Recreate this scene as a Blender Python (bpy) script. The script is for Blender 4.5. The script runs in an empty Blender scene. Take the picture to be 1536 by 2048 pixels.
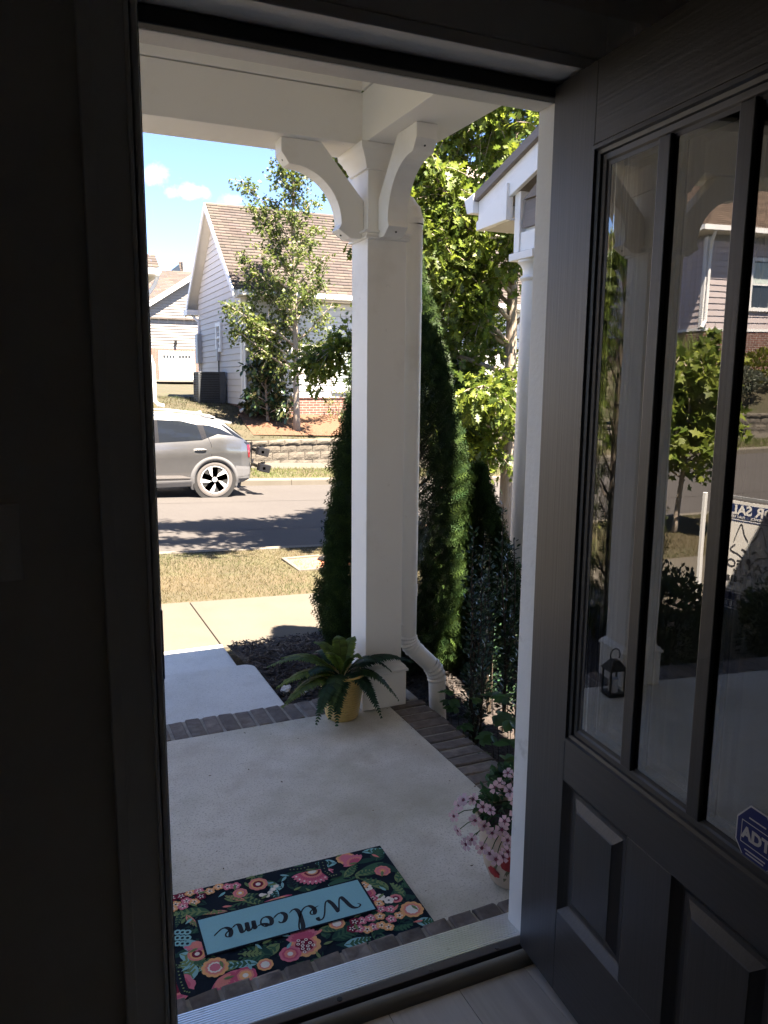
import bpy, bmesh, math, random
import numpy as np
from mathutils import Vector, Matrix

rng = np.random.default_rng(11)
random.seed(7)
scn = bpy.context.scene
COL = scn.collection
PI = math.pi

# ------------------------------------------------------------------ camera
CAM = np.array([0.0, 0.0, 1.53])
FPX, YAW, PITCH, ROLL = 1570.97, math.radians(24.0954), math.radians(9.5061), math.radians(0.503)
cy, sy, cp, sp = math.cos(YAW), math.sin(YAW), math.cos(PITCH), math.sin(PITCH)
W_ = np.array([sy*cp, cy*cp, -sp]); r0 = np.array([cy, -sy, 0.0]); u0 = np.cross(r0, W_)
R_ = math.cos(ROLL)*r0 + math.sin(ROLL)*u0
U_ = -math.sin(ROLL)*r0 + math.cos(ROLL)*u0
cd = bpy.data.cameras.new('camera'); cam = bpy.data.objects.new('camera', cd); COL.objects.link(cam)
cam.matrix_world = Matrix(((R_[0], U_[0], -W_[0], CAM[0]), (R_[1], U_[1], -W_[1], CAM[1]), (R_[2], U_[2], -W_[2], CAM[2]), (0, 0, 0, 1)))
cd.sensor_fit = 'HORIZONTAL'; cd.sensor_width = 36.0; cd.lens = 36.0*FPX/1536.0
cd.clip_start = 0.05; cd.clip_end = 2000
scn.camera = cam

# ------------------------------------------------------------------ sun, sky, exposure
LIGHT = Vector((-0.15, 0.45, -1.0)).normalized()           # direction the sunlight travels
SUN_EL = math.asin(-LIGHT.z); SUN_ROT = math.atan2(-LIGHT.x, -LIGHT.y)
sd = bpy.data.lights.new('sun', 'SUN'); sd.energy = 3.9; sd.angle = math.radians(0.53); sd.color = (1.0, 0.93, 0.82)
sun = bpy.data.objects.new('sun', sd); COL.objects.link(sun)
sun.rotation_euler = LIGHT.to_track_quat('-Z', 'Y').to_euler()
wld = bpy.data.worlds.new('World'); scn.world = wld; wld.use_nodes = True
nt = wld.node_tree; nt.nodes.clear()
def N(t, typ, **kw):
    n = t.nodes.new(typ)
    for k, v in kw.items(): setattr(n, k, v)
    return n
wo = N(nt, 'ShaderNodeOutputWorld'); bg = N(nt, 'ShaderNodeBackground'); sky = N(nt, 'ShaderNodeTexSky')
sky.sky_type = 'NISHITA'; sky.sun_disc = False; sky.sun_elevation = SUN_EL; sky.sun_rotation = SUN_ROT
sky.altitude = 200; sky.air_density = 0.5; sky.dust_density = 0.05; sky.ozone_density = 5.0
bg.inputs[1].default_value = 0.044
tc = N(nt, 'ShaderNodeTexCoord')
mp = N(nt, 'ShaderNodeMapping'); mp.inputs['Scale'].default_value = (1.0, 1.0, 2.4)
nz = N(nt, 'ShaderNodeTexNoise'); nz.inputs['Scale'].default_value = 5.2; nz.inputs['Detail'].default_value = 7; nz.inputs['Roughness'].default_value = 0.6
rp = N(nt, 'ShaderNodeValToRGB'); rp.color_ramp.elements[0].position = 0.66; rp.color_ramp.elements[1].position = 0.80
nt.links.new(tc.outputs['Generated'], mp.inputs[0]); nt.links.new(mp.outputs[0], nz.inputs['Vector']); nt.links.new(nz.outputs[0], rp.inputs[0])
def pxdir(px, py):
    d = W_ + (px-768)/FPX*R_ + (1024-py)/FPX*U_
    return d/np.linalg.norm(d)
def cloud(px, py, size, amp):
    d = pxdir(px, py)
    s = N(nt, 'ShaderNodeVectorMath', operation='SUBTRACT'); s.inputs[1].default_value = tuple(d)
    sc = N(nt, 'ShaderNodeVectorMath', operation='MULTIPLY'); sc.inputs[1].default_value = (1.0/size[0], 1.0/size[0], 1.0/size[1])
    ln = N(nt, 'ShaderNodeVectorMath', operation='LENGTH')
    n2 = N(nt, 'ShaderNodeTexNoise'); n2.inputs['Scale'].default_value = 26; n2.inputs['Detail'].default_value = 6; n2.inputs['Roughness'].default_value = 0.62
    ma = N(nt, 'ShaderNodeMath', operation='MULTIPLY_ADD'); ma.inputs[1].default_value = 2.6; ma.inputs[2].default_value = -0.75
    sb = N(nt, 'ShaderNodeMath', operation='SUBTRACT')
    mm = N(nt, 'ShaderNodeMath', operation='MULTIPLY', use_clamp=True); mm.inputs[1].default_value = amp
    nt.links.new(tc.outputs['Generated'], s.inputs[0]); nt.links.new(s.outputs[0], sc.inputs[0]); nt.links.new(sc.outputs[0], ln.inputs[0])
    nt.links.new(tc.outputs['Generated'], n2.inputs['Vector']); nt.links.new(n2.outputs[0], ma.inputs[0])
    nt.links.new(ma.outputs[0], sb.inputs[0]); nt.links.new(ln.outputs['Value'], sb.inputs[1]); nt.links.new(sb.outputs[0], mm.inputs[0])
    return mm.outputs[0]
acc = rp.outputs[0]
for c in (cloud(318, 350, (0.032, 0.020), .8), cloud(372, 385, (0.034, 0.016), .8), cloud(462, 400, (0.020, 0.013), .6)):
    mx = N(nt, 'ShaderNodeMath', operation='MAXIMUM'); nt.links.new(acc, mx.inputs[0]); nt.links.new(c, mx.inputs[1]); acc = mx.outputs[0]
mixc = N(nt, 'ShaderNodeMix', data_type='RGBA'); mixc.inputs[7].default_value = (4.6, 4.7, 4.9, 1)
fm = N(nt, 'ShaderNodeMath', operation='MULTIPLY'); fm.inputs[1].default_value = 0.85
nt.links.new(acc, fm.inputs[0]); nt.links.new(fm.outputs[0], mixc.inputs[0])
nt.links.new(sky.outputs[0], mixc.inputs[6]); nt.links.new(mixc.outputs[2], bg.inputs[0]); nt.links.new(bg.outputs[0], wo.inputs[0])
scn.view_settings.view_transform = 'Standard'; scn.view_settings.look = 'None'; scn.view_settings.gamma = 1.0
scn.view_settings.use_curve_mapping = False
scn.view_settings.use_white_balance = True; scn.view_settings.white_balance_temperature = 7150; scn.view_settings.white_balance_tint = 14
scn.view_settings.exposure = 3.82
scn.cycles.use_denoising = True
scn.cycles.max_bounces = 10; scn.cycles.diffuse_bounces = 7; scn.cycles.glossy_bounces = 5
scn.cycles.transmission_bounces = 6; scn.cycles.transparent_max_bounces = 16
scn.cycles.sample_clamp_indirect = 8.0

# ------------------------------------------------------------------ photo geometry (pixel -> direction -> point on a surface)
def onZ(px, py, z): d = pxdir(px, py); return CAM + d*(z-CAM[2])/d[2]
def onY(px, py, y): d = pxdir(px, py); return CAM + d*(y-CAM[1])/d[1]
def onX(px, py, x): d = pxdir(px, py); return CAM + d*(x-CAM[0])/d[0]

# ------------------------------------------------------------------ mesh helpers
def V3(*a): return np.array(a, float)
class MB:
    def __init__(s): s.v = []; s.f = []; s.c = []; s.cur = None
    def add(s, vs, fs):
        o = len(s.v); s.v += [tuple(map(float, p)) for p in vs]
        for f in fs: s.f.append(tuple(o+i for i in f)); s.c.append(s.cur)
        return s
    def box(s, x0, x1, y0, y1, z0, z1):
        return s.add([(x0,y0,z0),(x1,y0,z0),(x1,y1,z0),(x0,y1,z0),(x0,y0,z1),(x1,y0,z1),(x1,y1,z1),(x0,y1,z1)],
                     [(0,3,2,1),(4,5,6,7),(0,1,5,4),(1,2,6,5),(2,3,7,6),(3,0,4,7)])
    def obox(s, c, ax, h):                       # centre, three unit axes, half sizes
        c = np.array(c, float); a = [np.array(q, float)*k for q, k in zip(ax, h)]
        P = [c+i*a[0]+j*a[1]+k*a[2] for k in (-1,1) for i, j in ((-1,-1),(1,-1),(1,1),(-1,1))]
        return s.add(P, [(0,3,2,1),(4,5,6,7),(0,1,5,4),(1,2,6,5),(2,3,7,6),(3,0,4,7)])
    def bar(s, a, b, w, h=None, up=(0,0,1)):
        a = np.array(a, float); b = np.array(b, float); d = b-a; L = np.linalg.norm(d); d /= L
        x = np.cross(d, np.array(up, float))
        if np.linalg.norm(x) < 1e-6: x = np.cross(d, (1,0,0))
        x /= np.linalg.norm(x); y = np.cross(x, d)
        return s.obox((a+b)/2, (d, x, y), (L/2, w/2, (h or w)/2))
    def prism(s, pts, vec):
        n = len(pts); v = np.array(vec, float); p = [np.array(q, float) for q in pts]
        fs = [tuple(range(n))[::-1], tuple(range(n, 2*n))] + [(i, (i+1) % n, n+(i+1) % n, n+i) for i in range(n)]
        return s.add(p+[q+v for q in p], fs)
    def poly(s, pts): return s.add(pts, [tuple(range(len(pts)))])
    def tube(s, path, r, n=10, cap=True):
        P = [np.array(p, float) for p in path]; m = len(P)
        rs = r if hasattr(r, '__len__') else [r]*m
        vs = []; ref = None
        for i in range(m):
            t = P[min(i+1, m-1)]-P[max(i-1, 0)]; t = t/(np.linalg.norm(t)+1e-12)
            if ref is None:
                ref = np.cross(t, (0,0,1)) if abs(t[2]) < 0.9 else np.cross(t, (0,1,0))
            ref = ref-t*(ref@t); ref = ref/(np.linalg.norm(ref)+1e-12); b = np.cross(t, ref)
            for k in range(n):
                a = 2*PI*k/n; vs.append(P[i]+rs[i]*(math.cos(a)*ref+math.sin(a)*b))
        fs = [(i*n+k, i*n+(k+1) % n, (i+1)*n+(k+1) % n, (i+1)*n+k) for i in range(m-1) for k in range(n)]
        if cap: fs += [tuple(range(n))[::-1], tuple(range((m-1)*n, m*n))]
        return s.add(vs, fs)
    def lathe(s, prof, c, n=28, axis='z', cap=True):
        vs = []
        for r, z in prof:
            for k in range(n):
                a = 2*PI*k/n; q = (r*math.cos(a), r*math.sin(a), z)
                if axis == 'y': q = (q[0], q[2], q[1])
                vs.append((c[0]+q[0], c[1]+q[1], c[2]+q[2]))
        m = len(prof)
        fs = [(i*n+k, i*n+(k+1) % n, (i+1)*n+(k+1) % n, (i+1)*n+k) for i in range(m-1) for k in range(n)]
        if cap and prof[0][0] > 1e-6: fs.append(tuple(range(n))[::-1])
        if cap and prof[-1][0] > 1e-6: fs.append(tuple(range((m-1)*n, m*n)))
        return s.add(vs, fs)
    def grid(s, fn, us, vs_):
        nu, nv = len(us), len(vs_)
        return s.add([fn(u, v) for u in us for v in vs_],
                     [(i*nv+j, (i+1)*nv+j, (i+1)*nv+j+1, i*nv+j+1) for i in range(nu-1) for j in range(nv-1)])

def finish(o, m, parent, label, cat, group, kind, smooth, bevel):
    if m is not None: o.data.materials.append(m)
    COL.objects.link(o)
    if parent is not None:
        o.parent = parent; o.matrix_parent_inverse = parent.matrix_basis.inverted()
    if label: o['label'] = label
    if cat: o['category'] = cat
    if group: o['group'] = group
    if kind: o['kind'] = kind
    if smooth:
        o.data.polygons.foreach_set('use_smooth', [True]*len(o.data.polygons))
        if smooth != 2:
            try: o.data.set_sharp_from_angle(angle=math.radians(38))
            except Exception: pass
    if bevel:
        b = o.modifiers.new('bevel', 'BEVEL'); b.width = bevel; b.segments = 2; b.limit_method = 'ANGLE'
    return o
def put(name, mb, m, parent=None, label=None, cat=None, group=None, kind=None, smooth=0, bevel=0, weld=False):
    me = bpy.data.meshes.new(name); me.from_pydata(mb.v, [], mb.f)
    if weld:
        bm = bmesh.new(); bm.from_mesh(me); bmesh.ops.remove_doubles(bm, verts=bm.verts, dist=2e-4); bm.to_mesh(me); bm.free()
    if any(c is not None for c in mb.c):
        at = me.color_attributes.new('Col', 'FLOAT_COLOR', 'CORNER'); buf = []
        for f, c in zip(mb.f, mb.c):
            c = c or (1, 1, 1)
            buf += [c[0], c[1], c[2], 1.0]*len(f)
        at.data.foreach_set('color', buf)
    me.update()
    return finish(bpy.data.objects.new(name, me), m, parent, label, cat, group, kind, smooth, bevel)
def thing(name, label, cat, loc=(0,0,0), group=None):
    o = bpy.data.objects.new(name, None); COL.objects.link(o); o.location = loc; o.empty_display_size = 0.1
    o['label'] = label; o['category'] = cat
    if group: o['group'] = group
    bpy.context.view_layer.update()
    return o
def struct(name, mb, m, parent=None, smooth=0, bevel=0):
    return put(name, mb, m, parent, kind='structure' if parent is None else None, smooth=smooth, bevel=bevel)
def inst(src, M4, parent=None, name=None):
    """another object that shares src's mesh, placed by a matrix"""
    o = src.copy(); o.name = name or src.name
    COL.objects.link(o); o.parent = parent
    o.matrix_parent_inverse = parent.matrix_basis.inverted() if parent is not None else Matrix.Identity(4)
    o.matrix_basis = M4
    return o
def proto(name, mb, m, smooth=0, bevel=0):
    me = bpy.data.meshes.new(name); me.from_pydata(mb.v, [], mb.f); me.update(); me.materials.append(m)
    o = bpy.data.objects.new(name, me)
    if smooth: me.polygons.foreach_set('use_smooth', [True]*len(me.polygons))
    if bevel:
        b = o.modifiers.new('bevel', 'BEVEL'); b.width = bevel; b.segments = 1; b.limit_method = 'ANGLE'
    return o                                       # not linked: only a source of mesh data
def fast(name, verts, faces, m, parent=None, colors=None, label=None, cat=None, group=None, kind=None, smooth=0):
    """verts (n,3), faces (f,k) arrays; colors one per face"""
    verts = np.asarray(verts, np.float32); faces = np.asarray(faces, np.int32); nf, k = faces.shape
    me = bpy.data.meshes.new(name)
    me.vertices.add(len(verts)); me.vertices.foreach_set('co', verts.ravel())
    me.loops.add(nf*k); me.loops.foreach_set('vertex_index', faces.ravel())
    me.polygons.add(nf); me.polygons.foreach_set('loop_start', np.arange(0, nf*k, k, dtype=np.int32))
    me.polygons.foreach_set('loop_total', np.full(nf, k, np.int32))
    if colors is not None:
        at = me.color_attributes.new('Col', 'FLOAT_COLOR', 'CORNER')
        c = np.ones((nf, k, 4), np.float32); c[:, :, :3] = np.asarray(colors, np.float32)[:, None, :]
        at.data.foreach_set('color', c.ravel())
    me.update(calc_edges=True)
    return finish(bpy.data.objects.new(name, me), m, parent, label, cat, group, kind, smooth, 0)
def unit(a): return a/(np.linalg.norm(a, axis=-1, keepdims=True)+1e-9)
def scatter(tv, tf, pos, axis, nrm, scale, cols):
    """copies of a small template (x across, y along axis, z along normal)"""
    pos = np.asarray(pos, float); n = len(pos); tv = np.asarray(tv, float); tf = np.asarray(tf, int)
    y = unit(np.asarray(axis, float)); z = np.asarray(nrm, float); z = unit(z-y*(z*y).sum(1, keepdims=True)); x = np.cross(y, z)
    sc = np.broadcast_to(np.asarray(scale, float), (n,))[:, None, None]
    vv = pos[:, None, :]+sc*(tv[None, :, 0:1]*x[:, None, :]+tv[None, :, 1:2]*y[:, None, :]+tv[None, :, 2:3]*z[:, None, :])
    ff = tf[None]+(np.arange(n)*len(tv))[:, None, None]
    cc = np.repeat(np.asarray(cols, float), len(tf), axis=0)
    return vv.reshape(-1, 3), ff.reshape(-1, tf.shape[1]), cc
def rdir(n):
    v = rng.normal(size=(n, 3)); return unit(v)
def jcol(base, n, amt=0.25, hue=0.08):
    b = np.array(base, float)[None]*(1+rng.uniform(-amt, amt, (n, 1)))
    return np.clip(b*(1+rng.uniform(-hue, hue, (n, 3))), 0.001, 1)

# ------------------------------------------------------------------ materials
def mat(name, c1, c2=None, scale=6.0, rough=0.6, bump=0.0, bscale=60.0, metal=0.0, spec=0.5, rnd=0.0, attr=False,
        transl=0.0, stretch=None, coat=0.0, speck=None, stain=None, detail=5.0, bdist=0.01):
    m = bpy.data.materials.new(name); m.use_nodes = True; t = m.node_tree; t.nodes.clear()
    out = N(t, 'ShaderNodeOutputMaterial'); b = N(t, 'ShaderNodeBsdfPrincipled'); L = t.links.new
    geo = N(t, 'ShaderNodeNewGeometry'); vec = geo.outputs['Position']
    if stretch:
        mpn = N(t, 'ShaderNodeMapping'); mpn.inputs['Scale'].default_value = stretch; L(vec, mpn.inputs[0]); vec2 = mpn.outputs[0]
    else: vec2 = vec
    c2 = c2 or tuple(min(1, x*1.12) for x in c1)
    n1 = N(t, 'ShaderNodeTexNoise'); n1.inputs['Scale'].default_value = scale; n1.inputs['Detail'].default_value = detail; n1.inputs['Roughness'].default_value = 0.62
    L(vec2, n1.inputs['Vector'])
    rr = N(t, 'ShaderNodeMapRange'); rr.inputs[1].default_value = 0.3; rr.inputs[2].default_value = 0.7; L(n1.outputs[0], rr.inputs[0])
    mx = N(t, 'ShaderNodeMix', data_type='RGBA'); mx.inputs[6].default_value = (*c1, 1); mx.inputs[7].default_value = (*c2, 1)
    L(rr.outputs[0], mx.inputs[0]); col = mx.outputs[2]
    def mult(col, fac_out, colr):
        q = N(t, 'ShaderNodeMix', data_type='RGBA'); q.inputs[7].default_value = (*colr, 1)
        L(fac_out, q.inputs[0]); L(col, q.inputs[6]); return q.outputs[2]
    if speck:                                        # (scale, threshold, colour)
        for sc_, th, cc in speck:
            ns = N(t, 'ShaderNodeTexNoise'); ns.inputs['Scale'].default_value = sc_; ns.inputs['Detail'].default_value = 1.5; L(vec, ns.inputs['Vector'])
            rs = N(t, 'ShaderNodeMapRange'); rs.inputs[1].default_value = th; rs.inputs[2].default_value = th+0.09; L(ns.outputs[0], rs.inputs[0])
            col = mult(col, rs.outputs[0], cc)
    if stain:
        for sc_, lo, hi, amt, cc in stain:
            ns = N(t, 'ShaderNodeTexNoise'); ns.inputs['Scale'].default_value = sc_; ns.inputs['Detail'].default_value = 6; ns.inputs['Roughness'].default_value = 0.65; L(vec, ns.inputs['Vector'])
            rs = N(t, 'ShaderNodeMapRange'); rs.inputs[1].default_value = lo; rs.inputs[2].default_value = hi; rs.inputs[4].default_value = amt; L(ns.outputs[0], rs.inputs[0])
            col = mult(col, rs.outputs[0], cc)
    if attr:
        a = N(t, 'ShaderNodeAttribute'); a.attribute_name = 'Col'
        q = N(t, 'ShaderNodeMix', data_type='RGBA', blend_type='MULTIPLY'); q.inputs[0].default_value = 1
        L(col, q.inputs[6]); L(a.outputs['Color'], q.inputs[7]); col = q.outputs[2]
    if rnd:
        oi = N(t, 'ShaderNodeObjectInfo'); mr = N(t, 'ShaderNodeMapRange'); mr.inputs[3].default_value = 1-rnd; mr.inputs[4].default_value = 1+rnd
        L(oi.outputs['Random'], mr.inputs[0])
        q = N(t, 'ShaderNodeVectorMath', operation='SCALE'); L(col, q.inputs[0]); L(mr.outputs[0], q.inputs['Scale']); col = q.outputs[0]
    L(col, b.inputs['Base Color'])
    b.inputs['Roughness'].default_value = rough; b.inputs['Metallic'].default_value = metal; b.inputs['Specular IOR Level'].default_value = spec
    if coat: b.inputs['Coat Weight'].default_value = coat; b.inputs['Coat Roughness'].default_value = 0.05
    if bump:
        n3 = N(t, 'ShaderNodeTexNoise'); n3.inputs['Scale'].default_value = bscale; n3.inputs['Detail'].default_value = 5; L(vec2, n3.inputs['Vector'])
        bp = N(t, 'ShaderNodeBump'); bp.inputs['Strength'].default_value = bump; bp.inputs['Distance'].default_value = bdist
        L(n3.outputs[0], bp.inputs['Height']); L(bp.outputs[0], b.inputs['Normal'])
    if transl:
        tr = N(t, 'ShaderNodeBsdfTranslucent'); ms = N(t, 'ShaderNodeMixShader'); ms.inputs[0].default_value = transl
        L(col, tr.inputs['Color']); L(b.outputs[0], ms.inputs[1]); L(tr.outputs[0], ms.inputs[2]); L(ms.outputs[0], out.inputs[0])
    else: L(b.outputs[0], out.inputs[0])
    return m
def brickmat(name, c1, c2, mort, bw=0.203, bh=0.068, ax='x'):
    m = bpy.data.materials.new(name); m.use_nodes = True; t = m.node_tree; b = t.nodes['Principled BSDF']; L = t.links.new
    geo = N(t, 'ShaderNodeNewGeometry'); sx = N(t, 'ShaderNodeSeparateXYZ'); cx = N(t, 'ShaderNodeCombineXYZ'); ad = N(t, 'ShaderNodeMath', operation='ADD')
    L(geo.outputs['Position'], sx.inputs[0]); L(sx.outputs[0], ad.inputs[0]); L(sx.outputs[1], ad.inputs[1]); L(ad.outputs[0], cx.inputs[0]); L(sx.outputs[2], cx.inputs[1])
    br = N(t, 'ShaderNodeTexBrick'); br.inputs['Color1'].default_value = (*c1, 1); br.inputs['Color2'].default_value = (*c2, 1); br.inputs['Mortar'].default_value = (*mort, 1)
    br.inputs['Scale'].default_value = 1.0; br.inputs['Brick Width'].default_value = bw; br.inputs['Row Height'].default_value = bh; br.inputs['Mortar Size'].default_value = 0.008
    L(cx.outputs[0], br.inputs['Vector'])
    nz_ = N(t, 'ShaderNodeTexNoise'); nz_.inputs['Scale'].default_value = 9; L(geo.outputs['Position'], nz_.inputs['Vector'])
    q = N(t, 'ShaderNodeMix', data_type='RGBA', blend_type='OVERLAY'); q.inputs[0].default_value = 0.35
    L(br.outputs['Color'], q.inputs[6]); L(nz_.outputs[0], q.inputs[7]); L(q.outputs[2], b.inputs['Base Color'])
    bp = N(t, 'ShaderNodeBump'); bp.inputs['Strength'].default_value = 0.5; bp.inputs['Distance'].default_value = 0.006; bp.invert = True
    L(br.outputs['Fac'], bp.inputs['Height']); L(bp.outputs[0], b.inputs['Normal']); b.inputs['Roughness'].default_value = 0.85
    return m
def glassmat(name, gain=1.0, ior=1.5, tint=(0.9, 0.93, 0.9), rough=0.0):
    m = bpy.data.materials.new(name); m.use_nodes = True; t = m.node_tree; t.nodes.clear(); L = t.links.new
    out = N(t, 'ShaderNodeOutputMaterial'); fr = N(t, 'ShaderNodeFresnel'); fr.inputs[0].default_value = ior
    mu = N(t, 'ShaderNodeMath', operation='MULTIPLY', use_clamp=True); mu.inputs[1].default_value = gain
    g = N(t, 'ShaderNodeBsdfGlossy'); g.inputs['Roughness'].default_value = rough; tr = N(t, 'ShaderNodeBsdfTransparent'); tr.inputs[0].default_value = (*tint, 1)
    nzg = N(t, 'ShaderNodeTexNoise'); nzg.inputs['Scale'].default_value = 3.5; gg = N(t, 'ShaderNodeNewGeometry'); L(gg.outputs['Position'], nzg.inputs['Vector'])
    bg_ = N(t, 'ShaderNodeBump'); bg_.inputs['Strength'].default_value = 0.035; bg_.inputs['Distance'].default_value = 0.004; L(nzg.outputs[0], bg_.inputs['Height']); L(bg_.outputs[0], g.inputs['Normal'])
    ms = N(t, 'ShaderNodeMixShader'); L(fr.outputs[0], mu.inputs[0]); L(mu.outputs[0], ms.inputs[0]); L(tr.outputs[0], ms.inputs[1]); L(g.outputs[0], ms.inputs[2]); L(ms.outputs[0], out.inputs[0])
    return m

M_trim = mat('white_trim_paint', (0.90, 0.875, 0.82), (0.93, 0.905, 0.85), 3, 0.45, bump=0.05, bscale=90, stain=[(2.2, 0.55, 0.8, 0.4, (0.55, 0.48, 0.39)), (11, 0.66, 0.74, 0.35, (0.5, 0.46, 0.40)), (34, 0.74, 0.78, 0.5, (0.35, 0.32, 0.28))])
M_beam = mat('white_beam_paint', (0.90, 0.875, 0.82), (0.93, 0.905, 0.85), 2, 0.5, bump=0.06, bscale=50, stain=[(1.6, 0.53, 0.78, 0.4, (0.56, 0.49, 0.40))], speck=[(28, 0.76, (0.3, 0.27, 0.22))])
M_jamb = mat('aged_white_jamb_paint', (0.74, 0.72, 0.68), (0.80, 0.78, 0.75), 5, 0.5, bump=0.1, bscale=70, stain=[(9, 0.62, 0.75, 0.5, (0.35, 0.32, 0.28))])
M_wallin = mat('interior_wall_paint', (0.66, 0.63, 0.57), None, 4, 0.8, bump=0.05, bscale=120)
M_casing = mat('interior_casing_paint', (0.78, 0.77, 0.73), None, 4, 0.45)
M_ceil = mat('interior_ceiling_paint', (0.8, 0.78, 0.74), None, 4, 0.9)
M_black = mat('black_rubber', (0.012, 0.012, 0.012), None, 10, 0.6)
M_strip = mat('weatherstrip', (0.02, 0.02, 0.02), None, 10, 0.7)
M_doorV = mat('charcoal_stained_door_vertical_grain', (0.037, 0.035, 0.035), (0.052, 0.049, 0.049), 1.0, 0.42, bump=0.22, bscale=1.0, stretch=(150, 150, 3.2), detail=6, bdist=0.002)
M_doorH = mat('charcoal_stained_door_horizontal_grain', (0.037, 0.035, 0.035), (0.052, 0.049, 0.049), 1.0, 0.42, bump=0.3, bscale=1.0, stretch=(3.2, 3.2, 140), detail=6, bdist=0.002)
M_alu = mat('mill_aluminium', (0.90, 0.90, 0.89), (0.84, 0.84, 0.83), 12, 0.3, metal=0.85, stain=[(20, 0.62, 0.75, 0.5, (0.2, 0.17, 0.14))])
M_cap = mat('dark_bronze_sill_cap', (0.085, 0.072, 0.068), (0.11, 0.095, 0.09), 14, 0.35)
M_nosing = mat('grey_floor_nosing', (0.24, 0.22, 0.19), (0.30, 0.28, 0.24), 8, 0.45, stretch=(1, 8, 8))
M_plank = mat('grey_oak_plank', (0.52, 0.46, 0.40), (0.68, 0.62, 0.55), 1.0, 0.5, bump=0.12, bscale=1.0, stretch=(38, 2.2, 38), rnd=0.1, stain=[(3.5, 0.62, 0.76, 0.45, (0.16, 0.13, 0.11))], bdist=0.002)
M_conc = mat('porch_concrete', (0.64, 0.605, 0.53), (0.75, 0.715, 0.635), 2.2, 0.85, bump=0.35, bscale=240, speck=[(150, 0.555, (0.48, 0.45, 0.39)), (190, 0.60, (0.74, 0.72, 0.67))],
             stain=[(1.3, 0.46, 0.66, 0.75, (0.40, 0.375, 0.27)), (0.9, 0.5, 0.62, 0.35, (0.46, 0.42, 0.36)), (4.5, 0.52, 0.72, 0.5, (0.42, 0.36, 0.28)), (26, 0.735, 0.76, 0.8, (0.07, 0.055, 0.045))], bdist=0.004)
M_step = mat('step_concrete', (0.60, 0.59, 0.55), (0.68, 0.67, 0.63), 3, 0.85, bump=0.25, bscale=260, speck=[(150, 0.57, (0.52, 0.51, 0.48)), (190, 0.6, (0.73, 0.72, 0.69))], stain=[(2.0, 0.5, 0.72, 0.5, (0.42, 0.395, 0.34))], bdist=0.003)
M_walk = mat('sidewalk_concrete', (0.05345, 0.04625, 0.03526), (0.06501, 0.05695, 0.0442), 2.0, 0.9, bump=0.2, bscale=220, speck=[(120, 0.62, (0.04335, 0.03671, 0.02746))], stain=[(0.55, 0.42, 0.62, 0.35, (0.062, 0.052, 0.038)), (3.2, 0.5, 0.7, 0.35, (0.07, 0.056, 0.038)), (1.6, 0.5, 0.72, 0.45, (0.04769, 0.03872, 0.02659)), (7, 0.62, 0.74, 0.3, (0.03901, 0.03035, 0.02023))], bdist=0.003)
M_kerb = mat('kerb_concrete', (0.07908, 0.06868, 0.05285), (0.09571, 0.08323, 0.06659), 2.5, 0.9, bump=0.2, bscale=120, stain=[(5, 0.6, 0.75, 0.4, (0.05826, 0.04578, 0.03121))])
M_road = mat('weathered_asphalt', (0.03179, 0.02769, 0.02544), (0.03723, 0.03314, 0.03041), 0.8, 0.93, bump=0.3, bscale=160, speck=[(75, 0.57, (0.0218, 0.01953, 0.01862)), (95, 0.6, (0.04995, 0.04541, 0.04178))], stain=[(0.7, 0.52, 0.75, 0.3, (0.0327, 0.02907, 0.02725))], bdist=0.006)
M_mortar = mat('grey_mortar', (0.34, 0.315, 0.275), (0.22, 0.20, 0.175), 20, 0.95, bump=0.4, bscale=120)
M_brick = mat('weathered_grey_brown_brick', (0.10, 0.08, 0.07), (0.20, 0.168, 0.148), 22, 0.9, bump=0.7, bscale=45, rnd=0.28, stain=[(8, 0.56, 0.72, 0.55, (0.32, 0.29, 0.255)), (3.0, 0.56, 0.75, 0.35, (0.07, 0.075, 0.05))], bdist=0.006)
M_grassdry = mat('dry_lawn_soil', (0.05306, 0.03821, 0.01769), (0.03891, 0.03184, 0.01415), 1.6, 0.95, bump=0.5, bscale=60, bdist=0.02, stain=[(0.9, 0.48, 0.7, 0.6, (0.04598, 0.05482, 0.01769))])
M_hill = mat('hillside_lawn_soil', (0.02561, 0.02322, 0.01024), (0.04269, 0.03244, 0.0164), 1.3, 0.95, bump=0.5, bscale=40, bdist=0.03, stain=[(0.8, 0.45, 0.65, 0.6, (0.02561, 0.03415, 0.01024))])
M_farground = mat('distant_ground', (0.07, 0.0805, 0.0315), (0.105, 0.098, 0.0455), 0.2, 0.95)
M_straw = mat('rust_pine_straw', (0.09, 0.0396, 0.018), (0.06, 0.03, 0.015), 5, 0.95, bump=0.8, bscale=35, bdist=0.03)
M_mulch = mat('black_mulch_bed', (0.021, 0.0154, 0.0126), (0.0385, 0.028, 0.0224), 18, 0.95, bump=1.0, bscale=50, bdist=0.03)
M_chip = mat('mulch_shreds', (1, 1, 1), None, 30, 0.9, attr=True)
M_blade = mat('grass_blades', (1, 1, 1), (0.85, 0.9, 0.8), 2, 0.7, attr=True, transl=0.25, spec=0.2)
M_leaf = mat('leaf_green', (1, 1, 1), (0.9, 0.95, 0.85), 2, 0.45, attr=True, transl=0.55, spec=0.35)
M_leafgloss = mat('glossy_leaf_green', (1, 1, 1), (0.85, 0.9, 0.85), 2, 0.3, attr=True, transl=0.15)
M_needle = mat('evergreen_spray', (1, 1, 1), (0.8, 0.9, 0.75), 3, 0.55, attr=True, transl=0.22, spec=0.3)
M_bark = mat('grey_bark', (0.17, 0.135, 0.105), (0.28, 0.235, 0.19), 1.0, 0.9, bump=0.8, bscale=1.0, stretch=(45, 45, 7), bdist=0.012)
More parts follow.
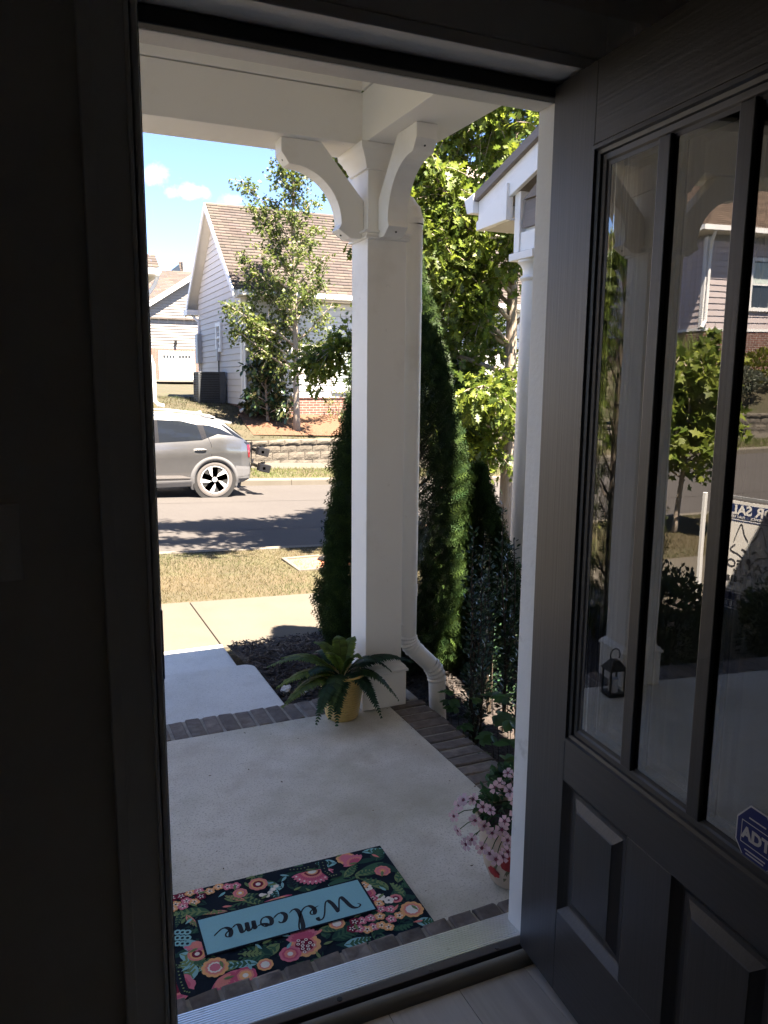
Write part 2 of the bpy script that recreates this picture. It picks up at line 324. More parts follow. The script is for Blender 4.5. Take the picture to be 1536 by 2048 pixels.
M_stem = mat('brown_stem', (0.035, 0.025, 0.017), (0.055, 0.04, 0.027), 20, 0.85)
M_white = mat('white_painted_siding', (0.5057, 0.5057, 0.5021), (0.5346, 0.5346, 0.5311), 1.2, 0.6, rnd=0.02)
M_whitetrim = mat('white_vinyl_trim', (0.62, 0.62, 0.61), None, 2, 0.45)
M_mauve = mat('mauve_siding', (0.3966, 0.3415, 0.3359), (0.4406, 0.3856, 0.3801), 1.2, 0.65, rnd=0.03)
M_cream = mat('cream_siding', (0.1958, 0.1822, 0.1659), (0.2176, 0.2013, 0.185), 1.2, 0.65, rnd=0.02)
M_greige = mat('greige_wood_siding', (0.21, 0.175, 0.15), (0.26, 0.22, 0.19), 1.0, 0.75, stretch=(3, 3, 60), bump=0.3, bscale=1.0, bdist=0.003)
M_soffit = mat('cream_soffit', (0.55, 0.52, 0.46), None, 3, 0.6)
M_shingle = mat('asphalt_shingles', (1, 1, 1), (0.82, 0.82, 0.82), 40, 0.95, attr=True, bump=0.4, bscale=150)
M_rbrick = brickmat('red_brick', (0.13, 0.05, 0.036), (0.085, 0.034, 0.026), (0.21, 0.187, 0.163))
M_gbrick = brickmat('grey_brick', (0.40, 0.36, 0.34), (0.30, 0.27, 0.26), (0.55, 0.52, 0.48))
M_block = mat('split_face_block', (0.07344, 0.06218, 0.04798), (0.09792, 0.08568, 0.06854), 7, 0.95, bump=0.8, bscale=40, rnd=0.08, bdist=0.02)
M_ac = mat('charcoal_condenser_metal', (0.045, 0.05, 0.055), (0.06, 0.065, 0.07), 6, 0.5, metal=0.3)
M_grey = mat('grey_utility_metal', (0.30, 0.31, 0.32), None, 6, 0.5, metal=0.3)
M_winglass = mat('house_window_glass', (0.03, 0.035, 0.04), None, 3, 0.06, spec=0.8)
M_blind = mat('window_blinds', (0.42, 0.48, 0.46), None, 5, 0.6)
M_iron = mat('black_iron', (0.012, 0.012, 0.013), None, 10, 0.4, metal=0.5)
M_wood = mat('weathered_post_wood', (0.24, 0.15, 0.075), (0.33, 0.21, 0.11), 1.0, 0.85, stretch=(30, 30, 3))
M_rust = mat('rust_red_lid', (0.32, 0.115, 0.065), (0.24, 0.085, 0.05), 12, 0.85, bump=0.4, bscale=60)
M_carpaint = mat('silver_grey_car_paint', (0.1362, 0.1362, 0.1378), None, 3, 0.28, metal=0.75, coat=1.0)
M_carroof = mat('sunlit_silver_roof_paint', (0.2611, 0.2666, 0.272), None, 3, 0.25, metal=0.4, coat=1.0)  # lighter copy of the body paint, sunlight put into the roof colour
M_clad = mat('grey_plastic_cladding', (0.091, 0.091, 0.0931), None, 10, 0.5)
M_carglass = mat('tinted_car_glass', (0.008, 0.010, 0.014), None, 3, 0.04, spec=0.35)
M_carblack = mat('gloss_black_trim', (0.012, 0.012, 0.014), None, 3, 0.15)
M_backing = mat('siding_backing', (0.22, 0.22, 0.225), None, 5, 0.8)  # grey behind the board gaps puts lap shadow lines into the colour
M_tyre = mat('tyre_rubber', (0.075, 0.068, 0.064), None, 20, 0.8)
M_rim = mat('machined_alloy', (0.481, 0.481, 0.481), None, 10, 0.35, metal=0.2)
M_rimdark = mat('dark_alloy', (0.108, 0.108, 0.1134), None, 10, 0.35, metal=0.4)
M_chrome = mat('satin_chrome', (0.75, 0.75, 0.76), None, 10, 0.15, metal=1.0)
M_tail = mat('red_tail_lamp', (0.12, 0.004, 0.008), None, 10, 0.1, coat=1.0)
M_fernpot = mat('mustard_glazed_pot', (0.56, 0.38, 0.12), (0.62, 0.43, 0.15), 8, 0.4, coat=0.2)
M_clay = mat('painted_clay_pot', (0.50, 0.35, 0.24), (0.60, 0.45, 0.33), 9, 0.6, bump=0.15, bscale=50, stain=[(14, 0.6, 0.72, 0.5, (0.28, 0.2, 0.14))])
M_soil = mat('potting_soil', (0.03, 0.022, 0.016), None, 30, 0.95)
M_print = mat('printed_mat_fibre', (0.93, 0.93, 0.93), (1.07, 1.07, 1.07), 420, 0.95, attr=True, bump=0.5, bscale=700, bdist=0.002, spec=0.1)
M_flower = mat('pink_petals', (1, 1, 1), (0.92, 0.88, 0.9), 60, 0.7, attr=True, transl=0.2)
M_signw = mat('white_sign_face', (0.76, 0.74, 0.70), None, 5, 0.4)
M_signb = mat('navy_sign_print', (0.014, 0.03, 0.105), None, 5, 0.4)
M_signk = mat('charcoal_sign_print', (0.05, 0.05, 0.06), None, 5, 0.4)
M_blue = mat('blue_sticker', (0.006, 0.018, 0.16), None, 9, 0.4)
M_stickw = mat('white_sticker_print', (0.60, 0.60, 0.60), None, 9, 0.5)
M_lantern = mat('black_lantern_metal', (0.015, 0.015, 0.015), None, 10, 0.4, metal=0.4)
M_orange = mat('terracotta', (0.45, 0.15, 0.045), None, 10, 0.8)
M_rock = mat('pale_stone', (0.6, 0.58, 0.55), None, 30, 0.85, bump=0.4, bscale=50)
M_pane = glassmat('door_glass', 4.0, 1.52)
M_pane2 = glassmat('coated_door_glass', 7.5, 1.55)

# ================================================================== SETTING: ground, road, pavements
SL = 0.033                                            # the street falls to the right
def sx(x): return -SL*max(-45.0, min(45.0, x))
def strip(name, x0, x1, prof, m, nx=40, wob=0.0, kind=True):
    """a sheet along the street: prof = [(y, z at x=0)], follows the fall of the street"""
    mb = MB(); xs = np.linspace(x0, x1, nx)
    mb.grid(lambda x, k: (x, prof[k][0], prof[k][1]+sx(x)+(rng.uniform(-wob, wob) if 0 < k < len(prof)-1 else 0)), xs, range(len(prof)))
    return struct(name, mb, m) if kind else mb
g = MB(); g.poly([(-400, -400, -1.6), (400, -400, -1.6), (400, 900, -1.6), (-400, 900, -1.6)])
struct('ground', g, M_farground)
strip('road', -45, 45, [(8.95, -0.492), (9.6, -0.475), (12.4, -0.43), (15.1, -0.48), (15.75, -0.492)], M_road, 60)
strip('lawn_strip', -45, 45, [(6.60, -0.325), (7.4, -0.335), (8.2, -0.35), (8.86, -0.372)], M_grassdry, 60)
strip('lawn_strip', -45, 45, [(15.9, -0.372), (16.5, -0.33), (17.22, -0.296)], M_grassdry, 60)
strip('yard_ground', -45, 45, [(1.5, -0.30), (3.3, -0.29), (4.4, -0.29), (5.34, -0.325)], M_hill, 60)

mb = MB()
for y, w_ in ((10.65, .016), (13.2, .012)):
    xs_ = np.linspace(-20, 25, 90); yy_ = [y+.02*math.sin(x*2.1)+.015*math.sin(x*5.3) for x in xs_]; zz_ = [np.interp(y, [8.95, 9.6, 12.4, 15.1], [-.492, -.475, -.43, -.48])+sx(x)+.004 for x in xs_]
    o_ = len(mb.v); mb.add([(x, a-w_, z) for x, a, z in zip(xs_, yy_, zz_)]+[(x, a+w_, z) for x, a, z in zip(xs_, yy_, zz_)], [(i, i+1, 90+i+1, 90+i) for i in range(89)])
struct('road_seam', mb, mat('tar_seam', (0.035, 0.031, 0.029), (0.05, 0.045, 0.042), 9, 0.9))
# kerbs: sections with joints
def kerb(y0, y1, top, bot, xs, name):
    par = bpy.data.objects.new(name, None); COL.objects.link(par); par['kind'] = 'structure'
    for a, b in zip(xs[:-1], xs[1:]):
        mb = MB(); e = 0.004; r = 0.03
        back, front = (y0, y1) if name == 'kerb' else (y0, y1)
        sec = [(y0, bot), (y1, bot), (y1, top-r), (y1-np.sign(y1-y0)*r*0.35, top-r*0.3), (y1-np.sign(y1-y0)*r, top), (y0, top)]
        pts = [(a+e, y, z+sx(a)) for y, z in sec]
        n = len(sec); mb.add(pts+[(b-e, y, z+sx(b)) for y, z in sec], [tuple(range(n)), tuple(range(n, 2*n))[::-1]]+[(i, (i+1) % n, n+(i+1) % n, n+i) for i in range(n)])
        put('kerb_section', mb, M_kerb, par)
    return par
kx = [-45]+list(np.arange(-20, 22.1, 3.0)+0.55)+[45]
kerb(8.84, 9.0, -0.362, -0.60, kx, 'kerb')
kx2 = [-45]+list(np.arange(-20, 22.1, 3.0)+0.9)+[45]
kerb(15.92, 15.72, -0.362, -0.60, kx2, 'kerb')

# pavements: one slab object each
def pavement(y0, y1, za, zb, xs, m):
    par = bpy.data.objects.new('sidewalk', None); COL.objects.link(par); par['kind'] = 'structure'
    for a, b in zip(xs[:-1], xs[1:]):
        mb = MB(); e = 0.005; d = 0.12; j = rng.uniform(-0.002, 0.002)
        P = [(a+e, y0, za+sx(a)+j), (b-e, y0, za+sx(b)+j), (b-e, y1, zb+sx(b)+j), (a+e, y1, zb+sx(a)+j)]
        mb.prism([(p[0], p[1], p[2]-d) for p in P], (0, 0, d))
        put('sidewalk_slab', mb, m, par, bevel=0.006)
    return par
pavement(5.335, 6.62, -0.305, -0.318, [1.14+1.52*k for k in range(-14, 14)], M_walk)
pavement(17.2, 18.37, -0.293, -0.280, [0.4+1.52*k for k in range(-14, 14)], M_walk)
mb = strip('x', -45, 45, [(5.2, -0.42), (6.7, -0.42)], M_mortar, 10, kind=False); struct('sidewalk_bed', mb, M_mortar)
mb = strip('x', -45, 45, [(17.1, -0.40), (18.5, -0.40)], M_mortar, 10, kind=False); struct('sidewalk_bed', mb, M_mortar)

# hillside across the street
def hill(x, y):
    if y < 18.7: f = 0.06
    elif y < 21.2: f = 0.06+(y-18.7)*0.27
    elif y < 24: f = 0.735+(y-21.2)*0.06
    else: f = 0.90+(y-24)*0.017
    k = max(0.0, min(1.0, (-x-6)/6.0)); extra = 0.62*k*k*(3-2*k)*max(0, min(1, (y-18.7)/1.9))
    fall = -SL*(max(-30, min(30, x))-6)
    if y > 30: fall *= max(0.0, 1-(y-30)/20.0)
    lo = 0.20*max(0, min(1, (x-8.6)/1.0))*(1-0.0*x)
    return f+fall*0.9+extra-(lo if y < 24 else lo)
mb = MB(); xs = list(np.linspace(-40, 40, 110)); ys = [18.5, 18.7, 19.1, 19.6, 20.2, 20.8, 21.2, 22, 23, 24, 26, 29, 33, 38, 46, 56, 70, 100, 160]
mb.grid(lambda x, y: (x, y, hill(x, y)+0.03*math.sin(x*1.7+y*2.3)*(0 if y < 18.8 or y > 40 else 1)), xs, ys)
struct('hillside_lawn', mb, M_hill, smooth=2)

# bed in front of the porch
def bedz(x, y): return -0.235-0.02*x*0.3+0.02*math.sin(x*5.1)*math.sin(y*4.3)-max(0, y-4.75)*0.12
mb = MB()
mb.grid(lambda x, t: (x, 3.30+t*((5.28+0.05*math.sin(x*3.1)+0.03*math.sin(x*8+1))-3.30) if True else 0, bedz(x, 3.30+t*1.98)), np.linspace(1.146, 4.4, 44), np.linspace(0, 1, 26))
struct('mulch_bed', mb, M_mulch, smooth=2)
mb = MB(); mb.grid(lambda x, y: (x, y, -0.24+0.02*math.sin(4*x+3*y)), np.linspace(1.66, 4.4, 26), np.linspace(1.2, 3.32, 20))
struct('mulch_bed', mb, M_mulch, smooth=2)
mb = MB(); mb.grid(lambda x, y: (x, y, -0.235+0.02*math.sin(4*x+3*y)), np.linspace(-4.5, -0.03, 40), np.linspace(3.44, 5.26, 20))
struct('mulch_bed', mb, M_mulch, smooth=2)
# shredded mulch
n = 7000
px_ = np.concatenate([rng.uniform(1.17, 2.6, 5600), rng.uniform(-3.2, -0.05, 1400)]); py_ = np.concatenate([rng.uniform(3.46, 5.24, 5600), rng.uniform(3.5, 5.2, 1400)])
pz_ = np.array([bedz(a, b) for a, b in zip(px_, py_)])+rng.uniform(0.004, 0.022, n)
ang = rng.uniform(0, 2*PI, n); ax_ = np.stack([np.cos(ang), np.sin(ang), rng.normal(0, 0.22, n)], 1); nr = unit(np.stack([rng.normal(0, .35, n), rng.normal(0, .35, n), np.ones(n)], 1))
tv = [(-.06, -.5, 0), (.06, -.5, 0), (.05, .5, .05), (-.05, .5, .05), (-.06, -.5, -.08), (.06, -.5, -.08)]
tf = [(0, 1, 2, 3), (4, 5, 1, 0)]
base = np.where(rng.uniform(size=(n, 1)) < 0.8, [[0.035, 0.026, 0.022]], [[0.085, 0.068, 0.058]])
v, f, c = scatter(tv, tf, np.stack([px_, py_, pz_], 1), ax_, nr, rng.uniform(0.03, 0.10, n), base*rng.uniform(.6, 1.5, (n, 1))*np.where(px_ > 1.75, .35, 1.0)[:, None])  # shreds farther right darkened in place of missing shade
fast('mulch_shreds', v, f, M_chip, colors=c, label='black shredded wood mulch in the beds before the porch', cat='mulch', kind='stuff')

# grass blades
def grass(name, regions, dens, cols, h, label):
    P = []; 
    for x0, x1, y0, y1, zf in regions:
        k = int((x1-x0)*(y1-y0)*dens); xx = rng.uniform(x0, x1, k); yy = rng.uniform(y0, y1, k)
        P.append(np.stack([xx, yy, np.array([zf(a, b) for a, b in zip(xx, yy)])-0.004], 1))
    P = np.concatenate(P); k = len(P)
    ax = np.stack([rng.normal(0, .55, k), rng.normal(0, .55, k), np.ones(k)], 1)
    cl = 0.5+0.5*np.sin(P[:, 0]*1.9+1.3*np.sin(P[:, 1]*1.4))*np.sin(P[:, 1]*2.3+P[:, 0]*0.6)
    t = np.clip(cl[:, None]*1.25-0.12+rng.normal(0, .33, (k, 1)), 0, 1)
    cc = (np.array(cols[0])*(1-t)+np.array(cols[1])*t)*rng.uniform(.65, 1.3, (k, 1))
    hh = h*rng.uniform(.5, 1.5, k)
    v, f, c = scatter([(-.05, 0, 0), (.05, 0, 0), (.035, .6, .10), (-.035, .6, .10), (.0, 1, .34), (.01, 1, .34)], [(0, 1, 2, 3), (3, 2, 5, 4)], P, ax, rdir(k)*[1, 1, .2], hh, cc)
    fast(name, v, f, M_blade, colors=c, label=label, cat='grass', kind='stuff')
def lz(p): return lambda x, y: np.interp(y, [q[0] for q in p], [q[1] for q in p])+sx(x)
near = lz([(6.60, -0.325), (7.4, -0.335), (8.2, -0.35), (8.86, -0.372)]); far = lz([(15.9, -0.372), (16.5, -0.33), (17.22, -0.296)])
DRY, GRN = (0.078, 0.057, 0.026), (0.037, 0.048, 0.015)
grass('dry_grass', [(0.2, 4.2, 6.62, 8.84, near), (-7, -1.5, 6.62, 8.84, near)], 4200, (DRY, GRN), 0.027, 'sun dried yellow grass strip between sidewalk and near kerb')
grass('green_grass', [(3.0, 14, 15.92, 17.2, far), (-17, -8, 15.92, 17.2, far)], 900, ((0.085, 0.098, 0.026), (0.055, 0.078, 0.017)), 0.06, 'yellow green grass strip along the far kerb')
grass('hillside_grass', [(0.5, 5.4, 19.4, 24.5, hill), (5.4, 9.5, 18.75, 19.3, hill), (3, 5.6, 18.75, 19.4, hill), (-17, -9.5, 18.75, 20.2, hill)], 260, ((0.05, 0.042, 0.019), (0.028, 0.042, 0.013)), 0.07, 'patchy grass on the slope above the block wall')
mb = MB(); mb.grid(lambda x, y: (x, y, hill(x, y)+0.03), np.linspace(4.95, 9.2, 26), np.linspace(18.95, 20.7, 12)); struct('pine_straw_bed', mb, M_straw, smooth=2)
mb = MB(); mb.poly([(6.4, 44, 1.36), (14.5, 44, 1.36), (14.5, 60.5, 1.47), (6.4, 60.5, 1.47)]); struct('driveway', mb, M_walk)

# pavement lid in the verge
t = thing('utility_lid', 'rust red utility lid in a pale concrete frame in the dry verge', 'utility lid', (2.72, 7.88, -0.44))
mb = MB(); x0, x1, y0, y1, z = 2.42, 3.12, 7.55, 8.18, -0.432
for a in ((x0, x1, y0, y0+.05), (x0, x1, y1-.05, y1), (x0, x0+.05, y0+.05, y1-.05), (x1-.05, x1, y0+.05, y1-.05)): mb.box(*a, z-.05, z+.028)
put('frame', mb, M_kerb, t, bevel=0.006)
mb = MB(); mb.box(x0+.055, x1-.055, y0+.055, y1-.055, z-.05, z+.012); put('lid', mb, M_rust, t, bevel=0.006)
mb = MB(); mb.lathe([(0.0, z+.012), (.085, z+.012), (.085, z+.03), (.07, z+.036), (0, z+.036)], (2.86, 7.97, 0), 20); put('cover', mb, M_iron, t, smooth=1)

# ================================================================== OUR HOUSE: walls, room
ROOMZ = 0.105
mb = MB()
IX0, IX1 = 0.187, 1.165                               # rough opening (filled by the frame)
mb.box(-3.2, 0.172, 1.42, 1.58, -0.4, 3.1); mb.box(1.11, 3.4, 1.42, 1.58, -0.4, 3.1); mb.box(0.172, 1.11, 1.42, 1.58, 2.165, 3.1)
struct('entry_wall', mb, M_wallin)
mb = MB(); mb.box(-6.0, -3.2, 1.42, 1.58, -0.4, 3.1); struct('entry_wall', mb, M_wallin)
for nm, b in (('side_wall', (-3.3, -3.2, -5, 1.42, 0, 3.0)), ('side_wall', (3.4, 3.5, -5, 1.42, 0, 3.0)), ('back_wall', (-3.3, 3.5, -5.1, -5, 0, 3.0))):
    mb = MB(); mb.box(*b); struct(nm, mb, M_wallin)
mb = MB(); mb.box(-3.3, 3.5, -5.1, 1.42, 2.85, 2.95); struct('ceiling', mb, M_ceil)
fl = MB(); fl.box(-3.3, 3.5, -5.1, 1.419, 0.02, 0.085); fo = struct('floor', fl, M_mortar)
k = 0
for i in range(36):
    xa = -3.18+i*0.183
    if xa > 3.35: break
    off = (i*0.47) % 1.3; ybs = [1.432]+[1.42-off-0.35-j*1.3 for j in range(6)]
    for ya, yb in zip(ybs[1:], ybs[:-1]):
        if yb < -5: continue
        m2 = MB(); m2.box(xa+.0006, xa+.1824, max(ya, -5)+.0006, yb-.0006, 0.086, ROOMZ); put('plank', m2, M_plank, fo, bevel=0.0012)
# unseen roofs that keep the room dark; main one widened to shade mulch
mb = MB()
mb.prism([(-6.4, 1.6, 3.16), (-6.4, -4.5, 6.6), (-6.4, -11, 3.16)], (9.8, 0, 0))
put('main_roof', mb, M_greige, None, 'unseen brown main roof of the house, widened right to shade the side bed', 'roof')
mb = MB(); mb.box(-6.0, 1.95, -5.1, 1.42, 2.96, 3.05); struct('attic_floor', mb, M_ceil)

# interior casing, light switch
t = thing('door_casing', 'dark shadowed interior moulding around the front door', 'door casing', (0.64, 1.40, 0.105))
def casing(x0, x1, z0, z1, nm):
    m2 = MB(); m2.box(x0, x1, 1.398, 1.42, z0, z1); put(nm, m2, M_casing, t, bevel=0.004)
casing(0.098, 0.184, ROOMZ, 2.262, 'casing_leg'); casing(1.112, 1.198, ROOMZ, 2.262, 'casing_leg'); casing(0.184, 1.112, 2.176, 2.262, 'casing_head')
for x0, x1 in ((0.098, 0.118), (0.168, 0.176), (1.178, 1.198)):
    m2 = MB(); m2.box(x0, x1, 1.392, 1.398, ROOMZ, 2.25); put('casing_bead', m2, M_casing, t, bevel=0.002)
t = thing('light_switch', 'shadowed wall switch plate beside the door at the left edge', 'light switch', (-0.06, 1.418, 1.26))
m2 = MB(); m2.box(-0.115, -0.028, 1.411, 1.42, 1.195, 1.325); put('plate', m2, M_casing, t, bevel=0.003)
m2 = MB(); m2.box(-0.085, -0.06, 1.402, 1.411, 1.225, 1.29); put('rocker', m2, M_casing, t, bevel=0.002)

# ------------------------------------------------------------------ door frame
HZ = 0.592+1.53                                       # underside of the stop
t = thing('door_frame', 'white painted exterior door frame with weatherstripping', 'door frame', (0.64, 1.5, 0.13))
XL, XR = 0.190, 1.085
m2 = MB(); m2.box(XL-.018, XL, 1.398, 1.60, 0.12, HZ+.052); put('jamb', m2, M_jamb, t, bevel=0.002)
m2 = MB(); m2.box(XL, XL+.0125, 1.475, 1.60, 0.12, HZ+.03); put('stop', m2, M_jamb, t, bevel=0.003)
m2 = MB(); m2.box(XL-.12, XL+.008, 1.60, 1.632, 0.0, HZ+.16); put('brickmould', m2, M_jamb, t, bevel=0.004)
m2 = MB(); m2.box(XR, XR+.032, 1.398, 1.586, 0.12, HZ+.052); put('jamb', m2, M_jamb, t, bevel=0.002)
m2 = MB(); m2.box(XR-.013, XR, 1.50, 1.572, 0.125, HZ+.03); put('stop', m2, M_jamb, t, bevel=0.003)
m2 = MB(); m2.box(XR+.033, XR+.14, 1.582, 1.632, 0.0, HZ+.16); put('brickmould', m2, M_jamb, t, bevel=0.004)
m2 = MB(); m2.box(XL, XR, 1.398, 1.586, HZ+.03, HZ+.052); put('head_jamb', m2, M_jamb, t, bevel=0.002)
m2 = MB(); m2.box(XL+.0125, XR-.013, 1.512, 1.574, HZ, HZ+.03); put('head_stop', m2, M_jamb, t, bevel=0.003)
m2 = MB(); m2.box(XL+.008, XR+.033, 1.587, 1.632, HZ+.034, HZ+.16); put('brickmould', m2, M_jamb, t, bevel=0.004)
m2 = MB(); m2.box(XL+.002, XR, 1.480, 1.5115, HZ-.001, HZ+.029); put('weatherstrip', m2, M_strip, t, bevel=0.004)
m2 = MB(); m2.box(XL+.0005, XL+.010, 1.455, 1.4745, 0.14, HZ+.02); put('weatherstrip', m2, M_strip, t, bevel=0.004)
m2 = MB(); m2.box(XL+.0002, XL+.004, 1.402, 1.43, 0.99, 1.12); put('strike_plate', m2, M_grey, t, bevel=0.001)

# ------------------------------------------------------------------ threshold
t = thing('threshold', 'ribbed silver door threshold with dark bronze cap', 'threshold', (0.64, 1.52, 0.11))
m2 = MB(); m2.prism([(0.10, 1.600, 0.122), (0.10, 1.503, 0.127), (0.10, 1.503, 0.088), (0.10, 1.600, 0.088)], (0.99, 0, 0)); put('ribbed_plate', m2, M_alu, t)
for i in range(13):
    y = 1.597-i*0.0072; z = 0.1222+(1.600-y)*(0.005/0.097)
    m2 = MB(); m2.prism([(0.10, y, z), (0.10, y-.0012, z+.0036), (0.10, y-.0046, z+.0038), (0.10, y-.0056, z)], (0.99, 0, 0)); put('rib', m2, M_alu, t)
m2 = MB(); m2.prism([(0.19, 1.5028, 0.088), (0.19, 1.5028, 0.132), (0.19, 1.498, 0.134), (0.19, 1.477, 0.131), (0.19, 1.474, 0.088)], (0.895, 0, 0)); put('cap', m2, M_cap, t, bevel=0.002)
m2 = MB(); m2.box(0.19, 1.085, 1.4672, 1.4738, 0.086, 0.112); put('groove', m2, M_black, t)
m2 = MB(); pr = [(0.19, 1.467, 0.086), (0.19, 1.467, 0.124), (0.19, 1.463, 0.1275), (0.19, 1.452, 0.1275), (0.19, 1.440, 0.121), (0.19, 1.433, 0.1056), (0.19, 1.433, 0.086)]
m2.prism(pr, (0.92, 0, 0)); put('nosing', m2, M_nosing, t, smooth=1)
for x, nm in ((0.565, 'screw_hole'), (0.80, 'screw_cap'), (0.985, 'screw_cap')):
    m2 = MB(); m2.lathe([(0, 0.131), (.0065, 0.131), (.0065, 0.1335), (0, 0.1338)], (x, 1.488, 0.0 if nm == 'screw_cap' else 0.0002), 14); put(nm, m2, M_cap if nm == 'screw_cap' else M_black, t)

# ------------------------------------------------------------------ front door, opened inwards
DA = math.radians(4.7); P0 = np.array([1.048, 1.48, 0.0])
Du = np.array([-math.sin(DA), -math.cos(DA), 0.0]); Dn = np.array([math.cos(DA), -math.sin(DA), 0.0])
def D(tt, z, d): return P0+Du*tt+Dn*d+np.array([0, 0, z])
def dbox(mb, t0, t1, z0, z1, d0, d1):
    return mb.obox(D((t0+t1)/2, (z0+z1)/2, (d0+d1)/2), (Du, Dn, (0, 0, 1)), ((t1-t0)/2, (d1-d0)/2, (z1-z0)/2))
ZB, ZT, DW, TH = 0.127, 0.612+1.53, 0.912, 0.045
GZ0, GZ1 = -0.782+1.53, 0.458+1.53                    # glazed opening
PZ0, PZ1 = -1.197+1.53, -0.876+1.53
door = thing('front_door', 'open charcoal wood grain front door with three tall glass lites', 'door', tuple(D(0, ZB, 0)))
def dpart(nm, m, *b, bevel=0.0015):
    m2 = MB(); dbox(m2, *b); return put(nm, m2, m, door, bevel=bevel)
dpart('hinge_stile', M_doorV, 0, 0.157, ZB, ZT, 0, TH); dpart('lock_stile', M_doorV, DW-.157, DW, ZB, ZT, 0, TH)
dpart('top_rail', M_doorH, .1572, DW-.1572, GZ1, ZT, 0, TH); dpart('middle_rail', M_doorH, .1572, DW-.1572, PZ1, GZ0, 0, TH)
dpart('bottom_rail', M_doorH, .1572, DW-.1572, ZB, PZ0, 0, TH); dpart('panel_stile', M_doorV, .388, .518, PZ0+.0002, PZ1-.0002, 0, TH)
def ring(nm, t0, t1, z0, z1, steps, m):
    """moulding frame: successive (inset, depth) steps round an opening"""
    m2 = MB(); vs = []
    for ins, d in steps:
        vs += [D(t0+ins, z0+ins, d), D(t1-ins, z0+ins, d), D(t1-ins, z1-ins, d), D(t0+ins, z1-ins, d)]
    fs = [(4*i+k, 4*i+(k+1) % 4, 4*(i+1)+(k+1) % 4, 4*(i+1)+k) for i in range(len(steps)-1) for k in range(4)]
    m2.add(vs, fs); return put(nm, m2, m, door)
for (a, b) in ((.157, .388), (.518, DW-.157)):
    ring('panel_moulding', a, b, PZ0, PZ1, [(0, 0.0), (.004, .004), (.016, .014), (.02, .016), (.026, .016)], M_doorV)
    ring('raised_panel', a, b, PZ0, PZ1, [(.024, .0162), (.03, .0155), (.05, .006), (.052, .004), (.1, .0042)], M_doorV)
    dpart('panel_core', M_doorV, a+.08, b-.08, PZ0+.08, PZ1-.08, .0043, .03, bevel=0); dpart('panel_back', M_doorV, a, b, PZ0, PZ1, .030, .040, bevel=0)
g0, g1 = .157, DW-.157
ring('glazing_moulding', g0, g1, GZ0, GZ1, [(0, -.001), (.006, -.009), (.014, -.009), (.017, -.003), (.024, -.001), (.026, .004), (.036, .005), (.04, .008), (.048, .0085)], M_doorH)
ring('glazing_moulding', g0, g1, GZ0, GZ1, [(0, TH+.001), (.01, TH+.008), (.03, TH+.002), (.048, TH-.006)], M_doorH)
lites = [(.205, .353), (.385, .540), (.572, .707)]
for a, b in ((.353, .385), (.540, .572)):
    m2 = MB(); dbox(m2, a, b, GZ0+.04, GZ1-.04, -.001, .0080); dbox(m2, a+.004, b-.004, GZ0+.04, GZ1-.04, .028, TH-.002); put('mullion', m2, M_doorV, door, bevel=0.0025)
    m2 = MB(); dbox(m2, a-.001, b+.003, GZ0+.04, GZ1-.04, .0081, .0086); put('mullion_seal', m2, M_strip, door)
for a, b in lites:
    pa = MB(); pa.poly([D(a-.012, GZ0+.03, .0090), D(b+.012, GZ0+.03, .0090), D(b+.012, GZ1-.03, .0090), D(a-.012, GZ1-.03, .0090)]); pp = put('pane', pa, M_pane, door)
    pa = MB(); pa.poly([D(a-.012, GZ0+.03, .0265), D(b+.012, GZ0+.03, .0265), D(b+.012, GZ1-.03, .0265), D(a-.012, GZ1-.03, .0265)]); put('pane', pa, M_pane2, door)
m2 = MB(); m2.tube([D(DW-.07, 1.05, 0), D(DW-.07, 1.05, -.055)], .012, 12); m2.tube([D(DW-.07, 1.05, -.05), D(DW-.07, 1.05, -.065), D(DW-.07, 1.05, -.085)], [.02, .028, .018], 12); put('handle', m2, M_lantern, door, smooth=1)
for z in (0.33, 1.12, 1.92):
    m2 = MB(); m2.tube([D(-.004, z-.045, TH+.002), D(-.004, z+.045, TH+.002)], .006, 10); put('hinge', m2, M_grey, door, smooth=1)
# security sticker: octagon
def text_obj(s, size, ext, m, mtx, parent, name='lettering', align='CENTER', bold=0.0, sx_=1.0, shear=0.0):
    cu = bpy.data.curves.new(name, 'FONT'); cu.body = s; cu.size = size; cu.extrude = ext; cu.align_x = align; cu.align_y = 'CENTER'; cu.offset = bold; cu.resolution_u = 3; cu.shear = shear
    ob = bpy.data.objects.new(name, cu); COL.objects.link(ob); bpy.context.view_layer.update()
    dg = bpy.context.evaluated_depsgraph_get(); me = bpy.data.meshes.new_from_object(ob.evaluated_get(dg)); bpy.data.objects.remove(ob)
    co = np.zeros(len(me.vertices)*3); me.vertices.foreach_get('co', co); co = co.reshape(-1, 3); co[:, 0] *= sx_
    A = np.array(mtx); co = co@A[:3, :3].T+A[:3, 3]; me.vertices.foreach_set('co', co.ravel()); me.update()
    me.materials.clear(); o = bpy.data.objects.new(name, me)
    return finish(o, m, parent, None, None, None, None, 0, 0)
def frame4(o, x, y, z): return [[x[i], y[i], z[i], o[i]] for i in range(3)]+[[0, 0, 0, 1]]
def octa(tc_, zc, hw, hh, d, d2, m, nm, par, cut=.3):
    pts = [(-1, -1+2*cut), (-1+2*cut, -1), (1-2*cut, -1), (1, -1+2*cut), (1, 1-2*cut), (1-2*cut, 1), (-1+2*cut, 1), (-1, 1-2*cut)]
    m2 = MB(); m2.prism([D(tc_+a*hw, zc+b*hh, d) for a, b in pts], Dn*(d2-d)); return put(nm, m2, m, par)
st = thing('security_sticker', 'blue octagonal security sticker on the door glass', 'sticker', tuple(D(.687, .80, .016)))
tcx, zc = .690, -.706+1.53
octa(tcx, zc, .042, .050, .0070, .0088, M_stickw, 'sticker_border', st)
